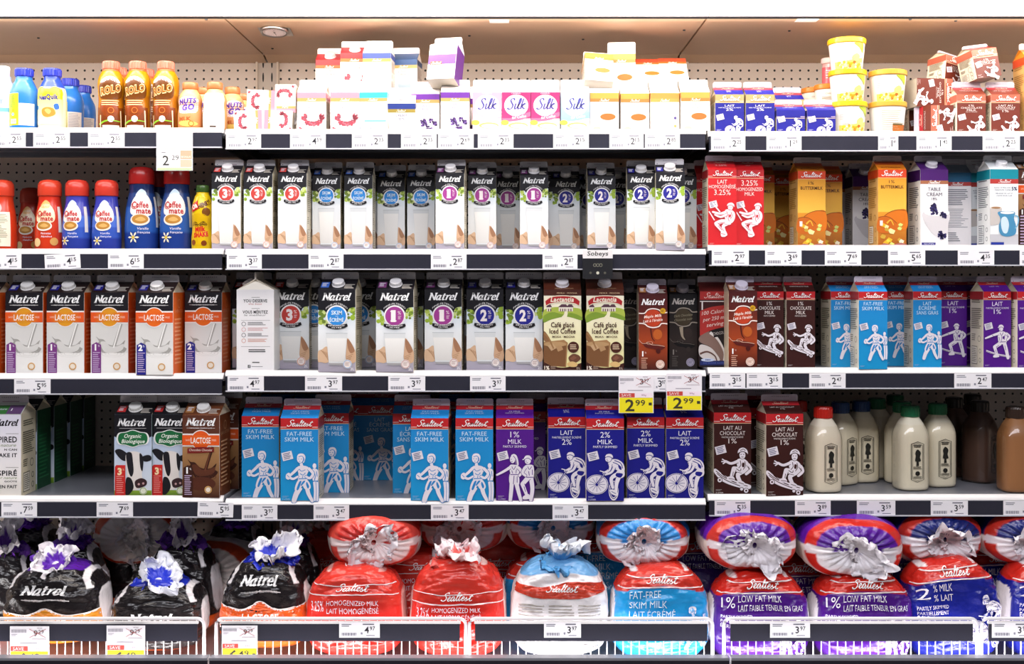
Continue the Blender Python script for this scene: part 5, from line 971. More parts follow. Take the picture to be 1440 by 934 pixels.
def art_nat(lact=True, txtz=48, oc='#e3901e'):
    def f(A):
        A.lay(2).natrel(48, txtz, 48); A.rect(26, txtz + 11, 74, txtz + 11.8, '#c9c4c4'); A.text('FINE-FILTERED · FINEMENT FILTRÉ', 50, txtz + 11.5, 2.2, '#e8e4e4', w=40)
        if lact:
            t = txtz + 30; A.lay(2); A.poly(smooth([(1, t - 3), (26, t + 1), (38, t - 2), (50, t - 8), (62, t - 2), (74, t + 1), (99, t - 3)], 5) + [(99, t + 20), (1, t + 20)], oc); A.stroke([(1, t - 3), (26, t + 1), (38, t - 2), (50, t - 8), (62, t - 2), (74, t + 1), (99, t - 3)], 2.4, '#f6efec', sm=6); A.lay(3).text('LACTOSE', 50, t + 11, 12, '#fdf0e4', w=40, bold=.02); A.text('SANS', 23, t + 11, 5, '#fdd9b8', w=9); A.text('FREE', 77, t + 11, 5, '#fdd9b8', w=9); A.rect(1, t + 20, 99, t + 22, '#f6efec')
    return f
bag_standing('BNP', .128, .095, .098, cf_nat('#5a1fa0', 0, '#d9701c'), art_nat(True, 27, '#d98a1e'), ('#6226b0', '#f1ecf2', .050, .75, .058), 3)
bag_standing('BNP2', .118, .085, .135, cf_nat('#5a1fa0', 0, '#d9701c'), None, ('#6226b0', '#efe9ee', .085, .1), 5, tie=(.1, .7), taper=.3)
bag_standing('BNB', .122, .09, .086, cf_nat('#1f2fb4', 0, '#d9571c', zb=-.9), art_nat(False, 46), ('#1f36c8', '#eef0fa', .060, .55, .068), 8)
bag_standing('BNB2', .112, .085, .125, cf_nat('#5a1fa0', 0, '#d9571c'), None, ('#6a2fa8', '#efe9ee', .075, .2), 9, taper=.3)
bag_standing('BNL', .126, .09, .114, cf_nat('#16249c', 0, '#dc5a1c'), art_nat(True, 22, '#e25a1c'), ('#1a2cb8', '#f3f0f6', .062, .35, .060), 12, tie=(.15, .7), taper=.28)
def cf_seal(main, red='#c8281e', zb=.30, wt='#f0ebee', side=True):
    def f(x, y, z):
        if abs(x) > .955 and side: return wt
        if z > .93: return wt if abs(x) > .5 else red
        if z > zb - .06 * x * x: return red
        return main
    return f
def art_bag(lines, drawing=None, band=30, red='#c8281e', ink='#f0e8f4', main='#54168a', al='l', u0=12, t0=None, big=None, dpos=(56, 44, .42)):
    def f(A):
        A.lay(2); A.stroke([(3, band - 9), (30, band - 4), (60, band - 4), (97, band - 9)], .9, '#f4e4e6', sm=5); A.stroke([(2, band + 3), (30, band + 6), (60, band + 6), (98, band + 3)], 1.2, '#f4e4e6', sm=5)
        A.lay(3).sealtest(50, band - 1, 34); t = t0 or band + 14
        if big: A.text(big, u0, t + 3, 11, ink, w=13, al='l'); 
        u1 = u0 + (16 if big else 0)
        for s, h, wd in lines: A.text(s, u1 if h > 3.6 else u0, t, h, ink, w=wd, al='l'); t += h * 1.5
        if drawing == 'bike': bike(A, 3, dpos[0], dpos[1], dpos[2], WH, main)
        elif drawing: fig(A, drawing, 3, dpos[0], dpos[1], dpos[2], WH, main)
    return f
bag_standing('BRD', .130, .09, .112, cf_seal('#cf2a22', '#d9382c', .3, '#d9a09a'), art_bag([('HOMOGENIZED MILK', 5.4, 52), ('LAIT HOMOGÉNÉISÉ', 5.4, 52)], None, 21, big='3.25%', u0=8, main='#cf2a22', t0=36), None, 15)
bag_standing('BRD2', .126, .09, .122, cf_seal('#cf2a22', '#d9382c', .3, '#e6c0bc'), art_bag([('HOMOGENIZED MILK', 5, 50), ('LAIT HOMOGÉNÉISÉ', 5, 50)], None, 35, big='3.25%', u0=8, main='#cf2a22', t0=47), ('#d85a54', '#f6e6ea', .065, .35, .064), 17)
def art_white(A):
    A.lay(2); A.poly(smooth([(3, 17), (30, 23), (60, 19), (97, 17)], 4) + smooth([(97, 27), (70, 35), (30, 35), (3, 27)], 4), '#c83a24'); A.lay(3).sealtest(52, 26, 34); A.lines(8, 42, 34, 90, 14, '#9a948c', .3, 1, .1); A.lines(38, 42, 64, 90, 14, '#9a948c', .3, 2, .1); A.lines(68, 42, 92, 90, 14, '#9a948c', .3, 3, .1)
bag_standing('BWH', .128, .09, .120, lambda x, y, z: '#f2eef0' if z < .78 else '#6aa8dc', art_white, ('#5aa8e4', '#eef2fa', .080, .15, .060), 19)
bag_standing('BSK', .128, .09, .118, cf_seal('#1f97d8', '#cc3428', .62), art_bag([('FAT-FREE', 7, 32), ('SKIM MILK', 7, 38), ('LAIT ÉCRÉMÉ', 7, 46), ('SANS GRAS', 7, 36)], RUN, 13, ink='#d8eefa', main='#1f97d8', t0=26, u0=16, dpos=(60, 38, .36)), None, 21)
bag_standing('BPU', .130, .09, .115, cf_seal('#4c1684', '#c8281e', .66), art_bag([('LOW FAT MILK', 6.5, 44), ('LAIT FAIBLE TENEUR EN GRAS', 6.5, 66), ('PARTLY SKIMMED', 3.5, 30), ('PARTIELLEMENT', 3.5, 30), ('ÉCRÉMÉ', 3.5, 16)], PAIR, 12, big='1%', u0=8, t0=24, dpos=(54, 46, .36)), None, 23)
bag_standing('BBL', .125, .09, .128, cf_seal('#17218c', '#c8281e', .70), art_bag([('% MILK', 6, 20), ('% LAIT', 6, 20), ('PARTLY SKIMMED', 3.5, 30), ('PARTIELLEMENT', 3.5, 30), ('ÉCRÉMÉ', 3.5, 16)], 'bike', 11, big='2', u0=8, main='#17218c', t0=23, dpos=(52, 32, .44)), None, 25)
for k, c, s in (('LRD', '#cf2e28', 31), ('LSK', '#2f8ed8', 32), ('LPU', '#5a1c9a', 33), ('LBL', '#16246e', 34)): bag_lying(k, .120, .125, .072, c, s, red='#c83226' if k != 'LRD' else '#d9483c', mid='#efe8ee' if k != 'LRD' else '#f0dcdc')
bag_lying('LPU2', .128, .125, .078, '#5a1c9a', 44); bag_lying('LNA', .125, .15, .085, '#e6dfdc', 47, red='#c8441c', mid='#e9e2de', low='#2a2426')
# ------------------------------------------------------------------ stocking the case
def spawn(kind, loc, rot, label, group):
    nm, cat, P = KIND[kind]; t = thing(nm, label, cat, loc, rot, group); objs = []
    for pn, mesh, par in P: objs.append(ob(pn, mesh, t if par is None else objs[par]))
    return t
HD = {}
def half(kind):
    if kind not in HD: HD[kind] = max(abs(v.co.y) for v in KIND[kind][2][0][1].vertices)
    return HD[kind]
def put(kind, px, y, row, label, rot=0.0, group=None, dz=0.0, bay=None):
    b = bay if bay is not None else (0 if px < 316 else 1 if px < 992 else 2)
    yc = y + half(kind)
    return spawn(kind, (X(px, y), yc, SHZ[b][row] + dz + .0005), (0, 0, math.radians(rot)), label, group)
def lay(kind, px, py, y, rot, label, group=None):   # free placement by the thing's base centre, full rotation in degrees
    return spawn(kind, (X(px, y), y, Zp(py, y)), tuple(math.radians(a) for a in rot), label, group)
# ---- top shelf
G = 'top shelf bottles'
put('PALE', -4, .02, 0, 'white and pale blue bottle cut off at the left edge of the top shelf', group=G)
put('NESB', 26, .01, 0, 'blue chocolate milk bottle turned to its white nutrition panel', 0, G)
put('NESF', 66, .01, 0, 'yellow chocolate milk bottle with blue ribbed cap facing front', 0, G)
put('NESB', 92, .16, 0, 'blue bottle behind the yellow blue-capped one, nearer of two', 8, G)
put('NESB', 110, .27, 0, 'blue bottle set furthest back beside the blue bottles', 12, G)
put('ROLO', 150, .01, 0, 'tall golden brown caramel drink bottle, leftmost of three in front', 14, G)
put('ROLO', 188, .01, 0, 'tall golden brown caramel drink bottle, middle of three in front', 0, G)
put('ROLO', 228, .01, 0, 'tall golden brown caramel drink bottle, rightmost of three in front', -4, G)
put('ROLO', 161, .10, 0, 'golden brown bottle peeking out behind the leftmost tall one', 40, G)
put('ROLO', 200, .12, 0, 'golden brown bottle peeking out behind the middle tall one', 30, G)
put('GOF', 263, .01, 0, 'short tan drink bottle with purple and white lettering facing front', 0, G)
put('GOB', 298, .005, 0, 'short tan drink bottle turned to its white nutrition label', 0, G)
put('GOF', 281, .09, 0, 'short tan bottle half hidden between two others', 10, G)
put('GOF', 323, .08, 0, 'short tan bottle with brown cap beside the pile of cream cartons', 20, G, bay=0)
put('GOF', 339, .17, 0, 'short tan bottle with red-brown cap behind the cream cartons', 30, G, bay=1)
G = 'cream cartons on the top shelf'
zz = lambda py: py
def lie(kind, px, z, y, rx, ry, rz, label, row=0, bay=None, g=G):   # lying carton: centre of its body at (px, z above shelf)
    b = bay if bay is not None else (0 if px < 316 else 1 if px < 992 else 2)
    R = Euler((math.radians(rx), math.radians(ry), math.radians(rz))).to_matrix(); hb = max(v.co.z for v in KIND[kind][2][0][1].vertices)
    c = Vector((X(px, y), y, SHZ[b][row] + z)); o = c - R @ Vector((0, 0, hb / 2))
    return spawn(kind, tuple(o), (math.radians(rx), math.radians(ry), math.radians(rz)), label, g)
lie('WHIM', 352, .027, .035, 0, 88, 0, 'small white cream carton lying on its side, lower left of the pile')
lie('WHIM', 394, .027, .035, 0, -88, 0, 'small white cream carton lying on its side, lower right of the pile', bay=1)
lie('WHIM', 370, .080, .04, 0, 92, 0, 'small white cream carton lying across the top of the left pile')
lie('WHIM', 404, .085, .045, 0, 180, 0, 'small white cream carton upside down at the right of the left pile', bay=1)
put('WHIP', 438, .005, 0, 'pink-banded whipping cream carton, left of the pair in front', 0, G); put('WHIP', 485, .005, 0, 'pink-banded whipping cream carton, right of the pair in front', 0, G)
put('WHIP', 468, .10, 0, 'pink-banded whipping cream carton standing behind the front pair', 0, G, bay=1)
lie('WHIR', 466, .157, .17, 0, 0, 0, 'deep red banded whipping cream carton raised at the back, left one'); lie('WHIR', 500, .165, .12, 0, 0, 3, 'deep red banded whipping cream carton raised at the back, right one')
put('WHIP', 506, .09, 0, 'pink-banded carton under the red whipping cream carton', 0, G, bay=1)
put('LITE', 526, .004, 0, 'white cream carton with light blue band under a taller one', -4, G); lie('LIGB', 533, .157, .075, 0, 0, -3, 'white cream carton with navy band stacked highest of the blue ones')
put('LIGN', 566, .11, 0, 'navy-topped light cream carton at the back, lower one', 0, G); lie('LIGN', 571, .152, .14, 0, 0, -6, 'navy-topped light cream carton stacked at the back')
lie('LIGB', 566, .03, .05, 12, 0, 0, 'white cream carton with navy and olive bands sunk between its neighbours')
put('TABP', 598, .03, 0, 'purple-banded table cream carton, left of the two in front', 0, G); put('TABP', 640, .003, 0, 'purple-banded table cream carton under the tilted box', 0, G)
lie('BOXP', 627, .168, .045, -18, 0, -14, 'white carton with purple stripe tipped on top of the table cream'); put('TABP', 652, .11, 0, 'purple-banded table cream carton at the back behind the tipped box', -8, G, bay=1)
put('SILP', 685, .003, 0, 'pale pink coffee creamer carton, leftmost of four', 0, G); put('SILD', 726, .003, 0, 'deep magenta coffee creamer carton next to the pale pink one', 0, G); put('SILD', 767, .003, 0, 'deep magenta coffee creamer carton next to the pale blue one', 0, G); put('SILB', 809, .003, 0, 'pale blue coffee creamer carton, rightmost of four', 0, G)
put('SILP', 706, .10, 0, 'pink creamer carton in the second row behind the deep pink ones', 0, G, bay=1); put('SILB', 748, .10, 0, 'pale creamer carton in the second row of the creamers', 0, G, bay=1)
put('HALF', 850, .012, 0, 'half and half cream carton beside the pale blue creamer', 0, G, bay=1)
put('HALF', 893, .02, 0, 'half and half cream carton in the middle of the orange group', 0, G, bay=1, dz=0)
put('HALT', 935, .014, 0, 'cream carton showing its nutrition table', 0, G, bay=1)
put('HALF', 978, .002, 0, 'half and half cream carton at the right end of the middle bay', 0, G, bay=1)
lie('HALF', 840, .150, .07, -35, 4, 2, 'half and half cream carton lying on top, left one'); lie('HALF', 874, .163, .12, 0, 0, -6, 'half and half cream carton standing on top of the pile')
put('HALF', 870, .10, 0, 'half and half cream carton in the second row under the stacked one', 0, G, bay=1); put('HALF', 832, .10, 0, 'half and half cream carton in the second row behind the blue creamer', 0, G, bay=1)
put('HALF', 914, .10, 0, 'half and half cream carton in the second row under the left rust one', 0, G, bay=1); put('HALF', 950, .10, 0, 'half and half cream carton in the second row under the right rust one', 0, G, bay=1)
lie('HALR', 910, .150, .14, -42, 0, 0, 'rust-topped cream carton lying at the back, left one'); lie('HALR', 945, .152, .14, -42, 0, 0, 'rust-topped cream carton lying at the back, right one')
G = 'small cartons at the right of the top shelf'
put('B2F_HP', 1026, .004, 0, 'small royal blue milk carton, left of the tall pair', 0, G); put('B2F_HP', 1069, .004, 0, 'small royal blue milk carton, right of the tall pair', 0, G)
put('B2_QP', 1112, .003, 0, 'squat royal blue milk carton, left of the low pair', 0, G); put('B2_QP', 1155, .003, 0, 'squat royal blue milk carton, right of the low pair', 0, G)
put('B2F_HP', 1111, .085, 0, 'small royal blue carton standing behind the squat pair', 0, G); put('B2_QP', 1152, .08, 0, 'squat royal blue carton behind the low pair, lower right', 0, G)
G = 'lidded tubs'
for i, p in enumerate((1200, 1199, 1198)): put('TUBY', p, .004, 0, ('yellow-lidded white tub at the bottom of the tall stack', 'yellow-lidded white tub in the middle of the tall stack', 'yellow-lidded white tub on top of the tall stack')[i], 4 - 6 * i, G, dz=i * .0815)
for i, p in enumerate((1256, 1257)): put('TUBO', p, .006, 0, ('tan-lidded white tub at the bottom of the shorter stack', 'tan-lidded white tub on top of the shorter stack')[i], 3, G, dz=i * .0815) if i == 0 else spawn('TUBT', (X(p, .006), .006 + .0485, SHZ[2][0] + .082), (0, 0, -.1), 'tan-lidded white tub on top of the shorter stack', G)
for i in range(2): put('TUBS', 1126, .22, 0, ('orange-lidded small tub at the back left, %s of two' % ('lower', 'upper')[i]), 10, G, dz=i * .0685)
for i in range(2): put('TUBS', 1150, .13, 0, ('orange-lidded small tub beside the yellow stack, %s of two' % ('lower', 'upper')[i]), 0, G, dz=i * .0685)
put('TUBG', 1163, .045 + .03, 0, 'small tub with olive lid behind the squat blue carton', 0, G); put('TUBS', 1169, .075, 0, 'small orange-lidded tub half hidden left of the yellow stack', 0, G, dz=.0685)
lie('CUPP', 1166, .172, .165, 0, 0, 3, 'small pink cup with pale lid beside the top tub', g=G)
G = 'small chocolate milk cartons'
put('CE_HP', 1366, .004, 0, 'small brown chocolate milk carton, left of the upright pair', 0, G); put('CF_HP', 1414, .004, 0, 'small brown chocolate milk carton, right of the upright pair', 0, G)
put('CE_HP', 1376, .085, 0, 'small brown carton in the second row under the tilted top one', 0, G); put('CE_HP', 1338, .085, 0, 'small brown carton in the second row left of the pair', 0, G)
lie('CF_TP', 1331, .172, .125, -4, 10, 24, 'small brown carton tilted on the pile, lower left one'); lie('CE_TP', 1376, .177, .045, -6, -9, 14, 'small brown carton tilted on the very top of the chocolate pile')
lie('CE_QP', 1318, .037, .05, 0, -90, 0, 'small brown carton lying on its side at the bottom of the pile'); lie('CE_HP', 1305, .110, .08, 0, 90, 8, 'small brown carton lying on its side in the middle of the pile'); put('CF_HP', 1298, .11, 0, 'small brown carton behind the shorter tub stack', 0, G)
put('BUT', 1462, .01, 0, 'orange carton cut off at the right edge of the top shelf', 0, G)
# ---- second shelf
G = 'coffee creamer bottles'
put('CMX', -6, .01, 1, 'red-capped creamer bottle cut off at the left edge', 0, G); put('CMR', 62, .008, 1, 'red creamer bottle with red cap facing front', 0, G); put('CMS', 101, .006, 1, 'short blue creamer bottle with red cap, left of two', -6, G); put('CMS', 143, .006, 1, 'short blue creamer bottle with red cap, right of two', 6, G)
put('CMR', 36, .26, 1, 'red creamer bottle deep in shadow behind the front row', 0, G)
put('CMB', 192, .02, 1, 'large blue creamer bottle with dark red cap, left of two', 14, G); put('CMB', 242, .02, 1, 'large blue creamer bottle with dark red cap, right of two', 4, G); put('CMB', 216, .12, 1, 'large blue creamer bottle behind the front large pair', 0, G)
put('OHH', 281, .012, 1, 'yellow milkshake bottle with green cap', -8, G)
G = 'black and white one-litre cartons'
C3, CS_, C1, C2 = 'litre carton with red 3 badge', 'litre carton with light blue badge', 'litre carton with magenta 1 badge', 'litre carton with navy 2 badge'
R2 = [('3', 318, .008, 'leftmost of three', 0), ('3', 363, .012, 'middle of three', 0), ('3', 411, .012, 'rightmost of three', 0), ('S', 459, .075, 'first from the left', 0), ('S', 504, .07, 'second from the left', 0), ('S', 550, .15, 'third from the left, deeper in', 0), ('S', 592, .14, 'fourth from the left, deeper in', 0),
      ('1', 634, .012, 'in front, leftmost of its kind', -4), ('1', 678, .07, 'second from the left', 0), ('1', 714, .17, 'half hidden, deepest of its kind', 0), ('1', 751, .06, 'rightmost of its kind', 0),
      ('2', 796, .17, 'first from the left, deep in', 0), ('2', 846, .085, 'in the middle of its kind', 0), ('2', 868, .20, 'half hidden behind its neighbour', 0), ('2', 903, .03, 'standing second from the right end', -3), ('2', 944, -.012, 'standing furthest forward at the end', -4), ('2', 960, .10, 'peeking out behind the foremost one', 0), ('2', 829, .25, 'barely visible sliver deep in the shelf', 0)]
nmv = {'3': C3, 'S': CS_, '1': C1, '2': C2}
for v, px, y, wh, rot in R2: put('NL1_' + v, px, y, 1, 'black-topped %s, %s' % (nmv[v], wh), rot, G)
for v, px, y, wh in (('3', 342, .10, 'second row left'), ('3', 424, .10, 'second row right'), ('S', 470, .18, 'second row'), ('S', 513, .17, 'second row, right one'), ('1', 684, .24, 'second row'), ('1', 758, .17, 'second row, right one'), ('2', 905, .14, 'second row near the end')):
    put('NL1_' + v, px, y, 1, 'black-topped %s, mostly hidden in the %s' % (nmv[v], wh), 0, G)
G = 'litre cartons of the right bay, second shelf'
put('RF_L1', 1015, .004, 1, 'red homogenized milk carton, forward left one', 2, G); put('RE_L1', 1054, .02, 1, 'red homogenized milk carton, right one', 0, G); put('RF_L1', 998, .12, 1, 'red carton in the second row at the bay edge', 0, G, bay=2)
put('BUT', 1070, .16, 1, 'yellow buttermilk carton behind the red ones, nearer', 0, G); put('BUT', 1102, .25, 1, 'yellow buttermilk carton deep in shadow', 0, G)
put('BUT', 1140, .05, 1, 'yellow buttermilk carton, front left one', 4, G); put('BUT', 1165, .135, 1, 'yellow buttermilk carton just behind the front left one', 0, G); put('BUT', 1254, .008, 1, 'yellow buttermilk carton standing alone further right', 2, G)
put('TCR', 1198, .28, 1, 'purple-topped cream carton deep in shadow, left', 0, G); put('TCR', 1218, .20, 1, 'purple-topped cream carton deep in shadow, right', 0, G)
put('TCR', 1312, .01, 1, 'purple-topped table cream carton with berries in front', 5, G); put('FIB', 1346, .09, 1, 'carton with dark blue band showing its text panel', 0, G); put('FIV', 1411, .0, 1, 'white and teal cream carton with blue jug picture', 3, G); put('FIV', 1382, .10, 1, 'white and teal cream carton in the second row', 0, G); put('LAC_C1', 1452, .02, 1, 'brown and orange carton cut off at the right edge of the second shelf', 0, G)
# ---- third shelf
G = 'lactose-free two-litre cartons'
L1_, L2_ = 'orange and black lactose-free carton with purple 1 tag', 'orange and black lactose-free carton with navy 2 tag'
for px, y, wh in ((-28, .01, 'cut off at the left edge'), (34, .01, 'left of the three whole ones'), (92, .01, 'middle of the three whole ones'), (154, .01, 'right of the three whole ones')): put('LAC_1', px, y, 2, '%s, %s' % (L1_, wh), 0, G)
put('LAC_2', 218, -.012, 2, L2_ + ', in front', -2, G); put('LAC_2', 286, .05, 2, L2_ + ', set back in shade', 0, G); put('LAC_1', 106, .12, 2, L1_ + ', in the second row', 0, G); put('LAC_2', 232, .10, 2, L2_ + ', in the second row', 0, G)
G = 'black and white two-litre cartons'
D3, DS, D1, D2 = 'two-litre carton with red 3 badge', 'two-litre carton with sky blue badge', 'two-litre carton with magenta 1 badge', 'two-litre carton with navy 2 badge'
nmw = {'3': D3, 'S': DS, '1': D1, '2': D2}
put('DES', 359, .012, 2, 'plain white carton turned sideways with printed text facing front', -90, G)
for v, px, y, wh, rot in (('3', 409, .09, 'in shade', 0), ('3', 352, .13, 'behind the white text carton', 0), ('S', 441, .13, 'half hidden on the left', 0), ('S', 475, -.012, 'bright in front', -3), ('S', 505, .16, 'half hidden on the right', 0), ('1', 556, -.012, 'bright in front', -2), ('1', 624, .03, 'in shade, right one', -2), ('1', 570, .12, 'hidden behind the bright one', 0),
                      ('2', 682, .045, 'left of two', 0), ('2', 737, .03, 'right of two', 0), ('2', 640, .15, 'sliver in the second row', 0), ('2', 712, .15, 'hidden in the second row', 0)): put('NL2_' + v, px, y, 2, 'black-topped %s, %s' % (nmw[v], wh), rot, G)
G = 'flavoured milk cartons, third shelf'
put('COF', 791, .006, 2, 'brown and cream iced coffee carton, left of two', 0, G); put('COF', 851, .003, 2, 'brown and cream iced coffee carton, right of two', 0, G)
put('CHD', 884, .13, 2, 'near-black chocolate carton between iced coffee and red-brown carton', 0, G); put('CHM', 919, .015, 2, 'red-brown flavoured milk carton left of the bay joint', -2, G); put('CHD', 961, .09, 2, 'near-black chocolate carton at the bay joint', 0, G)
put('CAL', 1004, .06, 2, 'dark carton with red calorie banner', 0, G, bay=2); put('CHM', 1044, .008, 2, 'red-brown flavoured milk carton right of the bay joint', 2, G)
put('CE_L1', 1082, .03, 2, 'dark brown skateboarder milk carton, left one', 0, G); put('CE_L1', 1126, .02, 2, 'dark brown skateboarder milk carton, right one', 0, G); put('CE_L1', 1090, .12, 2, 'dark brown skateboarder carton in the second row', 0, G)
G = 'skim and one percent litre cartons'
put('SK_L1', 1186, .05, 2, 'sky blue litre carton showing its cream side panel', 5, G); put('SK_L1', 1227, -.012, 2, 'sky blue litre carton standing bright in front', 2, G); put('SK_L1', 1262, .10, 2, 'sky blue litre carton half hidden behind the bright one', 0, G); put('SKF_L1', 1304, .03, 2, 'sky blue litre carton with French lettering', 0, G)
put('P1F_L1', 1340, .11, 2, 'purple litre carton in shade beside the blue ones', 0, G); put('P1F_L1', 1374, .19, 2, 'purple litre carton deepest in shade', 0, G); put('P1F_L1', 1401, .02, 2, 'purple litre carton with cream side panel', 4, G); put('P1F_L1', 1450, .0, 2, 'purple litre carton cut off at the right edge', 2, G); put('SK_L1', 1212, .13, 2, 'sky blue litre carton hidden in the second row', 0, G)
# ---- fourth shelf
G = 'organic and chocolate cartons, fourth shelf'
put('INSP', 3, .0, 3, 'white text carton cut off at the left edge', 0, G)
for i, y in enumerate((.10, .205, .31, .405)): spawn('ORG', (X(3, .0) + .004 * i, y + .0475, SHZ[0][3]), (0, 0, 0), 'green-sided carton in the receding left row, %s from the front' % ('first', 'second', 'third', 'fourth')[i], G)
put('ORG', 187, .005, 3, 'black organic carton with cow picture, left one', 0, G); put('ORG', 240, .01, 3, 'black organic carton with cow picture, right one partly covered', -2, G); put('LAC_C', 284, -.010, 3, 'brown chocolate lactose-free carton in front', -3, G); put('LAC_C', 310, .11, 3, 'brown chocolate lactose-free carton behind the front one', 0, G); put('ORG', 250, .12, 3, 'black organic carton in the second row', 0, G)
G = 'two-litre cartons, fourth shelf'
S_, P_, B_ = 'sky blue skim two-litre carton', 'purple two-litre carton', 'royal blue cyclist two-litre carton'
put('SK_L2', 366, .035, 3, S_ + ', leftmost', 0, G); put('SK_L2', 421, -.012, 3, S_ + ', standing forward second from left', 0, G); put('SK_L2', 465, .10, 3, S_ + ', set back third from left', 0, G); put('SKF_L2', 487, .29, 3, S_ + ', dim at the back, left one', 0, G); put('SKF_L2', 534, .29, 3, S_ + ', dim at the back, right one', 0, G)
put('SKF_L2', 578, .09, 3, S_ + ' with French lettering, half covered', 0, G); put('SK_L2', 605, -.012, 3, S_ + ', forward with its side showing', -2, G); put('SK_L2', 667, -.010, 3, S_ + ', next to the purple one', 0, G); put('P1_L2', 724, -.010, 3, P_ + ' with walking pair drawing', 0, G); put('P1_L2', 742, .14, 3, P_ + ' in shade behind the front one', 0, G)
put('B2F_L2', 797, .015, 3, B_ + ', leftmost of four', 0, G); put('B2_L2', 851, -.016, 3, B_ + ', second of four, furthest forward', 0, G); put('B2_L2', 908, .01, 3, B_ + ', third of four', 0, G); put('B2F_L2', 963, .004, 3, B_ + ', rightmost of four', 0, G)
for px, wh in ((388, 'first'), (436, 'second'), (582, 'third'), (640, 'fourth'), (690, 'fifth')): put('SK_L2', px, .395, 3, S_ + ' in the back row, %s from left' % wh, 0, G)
for px, wh in ((770, 'first'), (820, 'second'), (872, 'third'), (922, 'fourth')): put('B2_L2', px, .17, 3, B_ + ' in the second row, %s from left' % wh, 0, G)
G = 'chocolate cartons and glass bottles, fourth shelf'
put('CF_L2', 1030, .02, 3, 'dark brown chocolate two-litre carton, left one', 0, G); put('CF_L2', 1102, -.008, 3, 'dark brown chocolate two-litre carton, forward right one', 3, G); put('CF_L2', 1020, .13, 3, 'dark brown chocolate two-litre carton in the second row, left', 0, G); put('CF_L2', 1078, .13, 3, 'dark brown chocolate two-litre carton in the second row, right', 0, G)
put('GLR', 1164, .02, 3, 'red-capped glass bottle of milk in front', 12, G); put('GLR', 1128, .17, 3, 'red-capped glass bottle behind the chocolate carton', 0, G); put('GLB', 1188, .13, 3, 'blue-capped glass bottle of milk, nearer one', 30, G); put('GLB', 1218, .17, 3, 'blue-capped glass bottle of milk, further one', 6, G)
put('GLG', 1288, .05, 3, 'green-capped glass bottle of milk, foremost', 6, G); put('GLG', 1327, .10, 3, 'green-capped glass bottle of milk, right of the foremost', 6, G); put('GLG', 1240, .235, 3, 'green-capped glass bottle of milk, leftmost and deep', 40, G); put('GLG', 1276, .143, 3, 'green-capped glass bottle just behind the foremost', 40, G); put('GLG', 1266, .33, 3, 'green-capped glass bottle of milk in the last row', 20, G)
put('GLK', 1350, .26, 3, 'dark glass bottle of chocolate milk, left one', 14, G); put('GLK', 1387, .165, 3, 'dark glass bottle of chocolate milk, right one', 40, G); put('GLK', 1376, .355, 3, 'dark glass bottle of chocolate milk in the back row', 40, G); put('GLO', 1438, .02, 3, 'amber-brown bottle cut off at the right edge', 0, G)
# ---- deck: bagged milk
G = 'milk bags on the deck'
def bag(kind, px, y, label, rz=0.0, z=DECK - .012, ry=0.0, rx=0.0): return spawn(kind, (X(px, y), y, z), (math.radians(rx), math.radians(ry), math.radians(rz)), label, G)
bag('BNP', 84, -.02, 'black lactose-free bag with purple gather, low in front at far left', 0, .548); bag('BNP2', 98, .165, 'black bag with purple and white twisted top behind the far left one', 4, .495)
bag('BNB', 226, -.02, 'black bag with blue gather and white crumpled top', 3, .53); bag('BNB2', 258, .165, 'black bag with white puffed top behind the blue-gathered one', -4, .515)
bag('BNL', 376, -.02, 'black and orange lactose-free bag with blue tie', 0, .535); bag('BNP2', 404, .18, 'pale-topped bag behind the black and orange one', 8, .495)
bag('LNA', 200, .36, 'white and orange bag lying behind the black bags', 10, .66); bag('BNB2', 10, .20, 'black bag in shadow at the far left edge', 0); bag('LNA', 320, .38, 'dark-sided white bag at the back of the deck', -10, .56)
bag('BRD', 502, -.03, 'red homogenized milk bag, left one in front', 0, .52); bag('LRD', 528, .075, 'red milk bag lying on top, left one', 4, .720)
bag('BRD2', 645, -.03, 'red homogenized milk bag, right one with slumped print', 0, .517); bag('LRD', 654, .21, 'red milk bag lying on top further back, right one', -6, .725); bag('BRD', 600, .18, 'red milk bag wedged behind the two front red ones', 0, .52)
bag('BWH', 786, -.03, 'white milk bag with nutrition text and light blue tie', 0, .520); bag('LSK', 772, .22, 'light blue and red milk bag lying behind the white one', 4, .725); bag('BSK', 770, .17, 'light blue milk bag standing behind the white one')
bag('BSK', 926, -.03, 'light blue skim milk bag standing in front', 0, .510); bag('LSK', 903, .085, 'light blue and red milk bag lying on top of the skim bag', -4, .720)
bag('BPU', 1064, -.03, 'purple milk bag standing in front, left one', 0, .50); bag('LPU', 1047, .035, 'purple milk bag lying on top, left one', 2, .722)
bag('BPU', 1208, -.03, 'purple milk bag standing in front, right one', 0, .50); bag('LPU2', 1190, .025, 'purple milk bag lying on top, right one', -3, .706); bag('LPU', 1165, .30, 'purple milk bag in shadow behind the top right one', 0, .715)
bag('BPU', 1120, .18, 'purple milk bag standing behind the front purple pair')
bag('BBL', 1338, -.02, 'navy milk bag with cyclist drawing standing in front', 0, .505, -5); bag('LBL', 1302, .095, 'navy milk bag lying on top, left one', 6, .722)
bag('BBL', 1472, -.02, 'navy milk bag cut off at the right edge', 0, .505); bag('LBL', 1432, .085, 'navy milk bag lying on top at the right edge', -4, .722); bag('BBL', 1395, .19, 'navy milk bag standing behind the front navy pair')

for kd, px, wh in (('BNP2', 40, 'far left'), ('BNB2', 175, 'behind the first two bags'), ('BNP2', 330, 'behind the black and orange bag'), ('BRD2', 470, 'behind the left red bags'), ('BRD2', 700, 'behind the right red bags'), ('BSK', 850, 'behind the light blue bags'), ('BPU', 985, 'behind the left purple bags'), ('BPU', 1255, 'behind the right purple bags'), ('BBL', 1385, 'behind the navy bags')):
    bag(kd, px, .385, 'milk bag in the dark back row, %s' % wh, 0, .50)

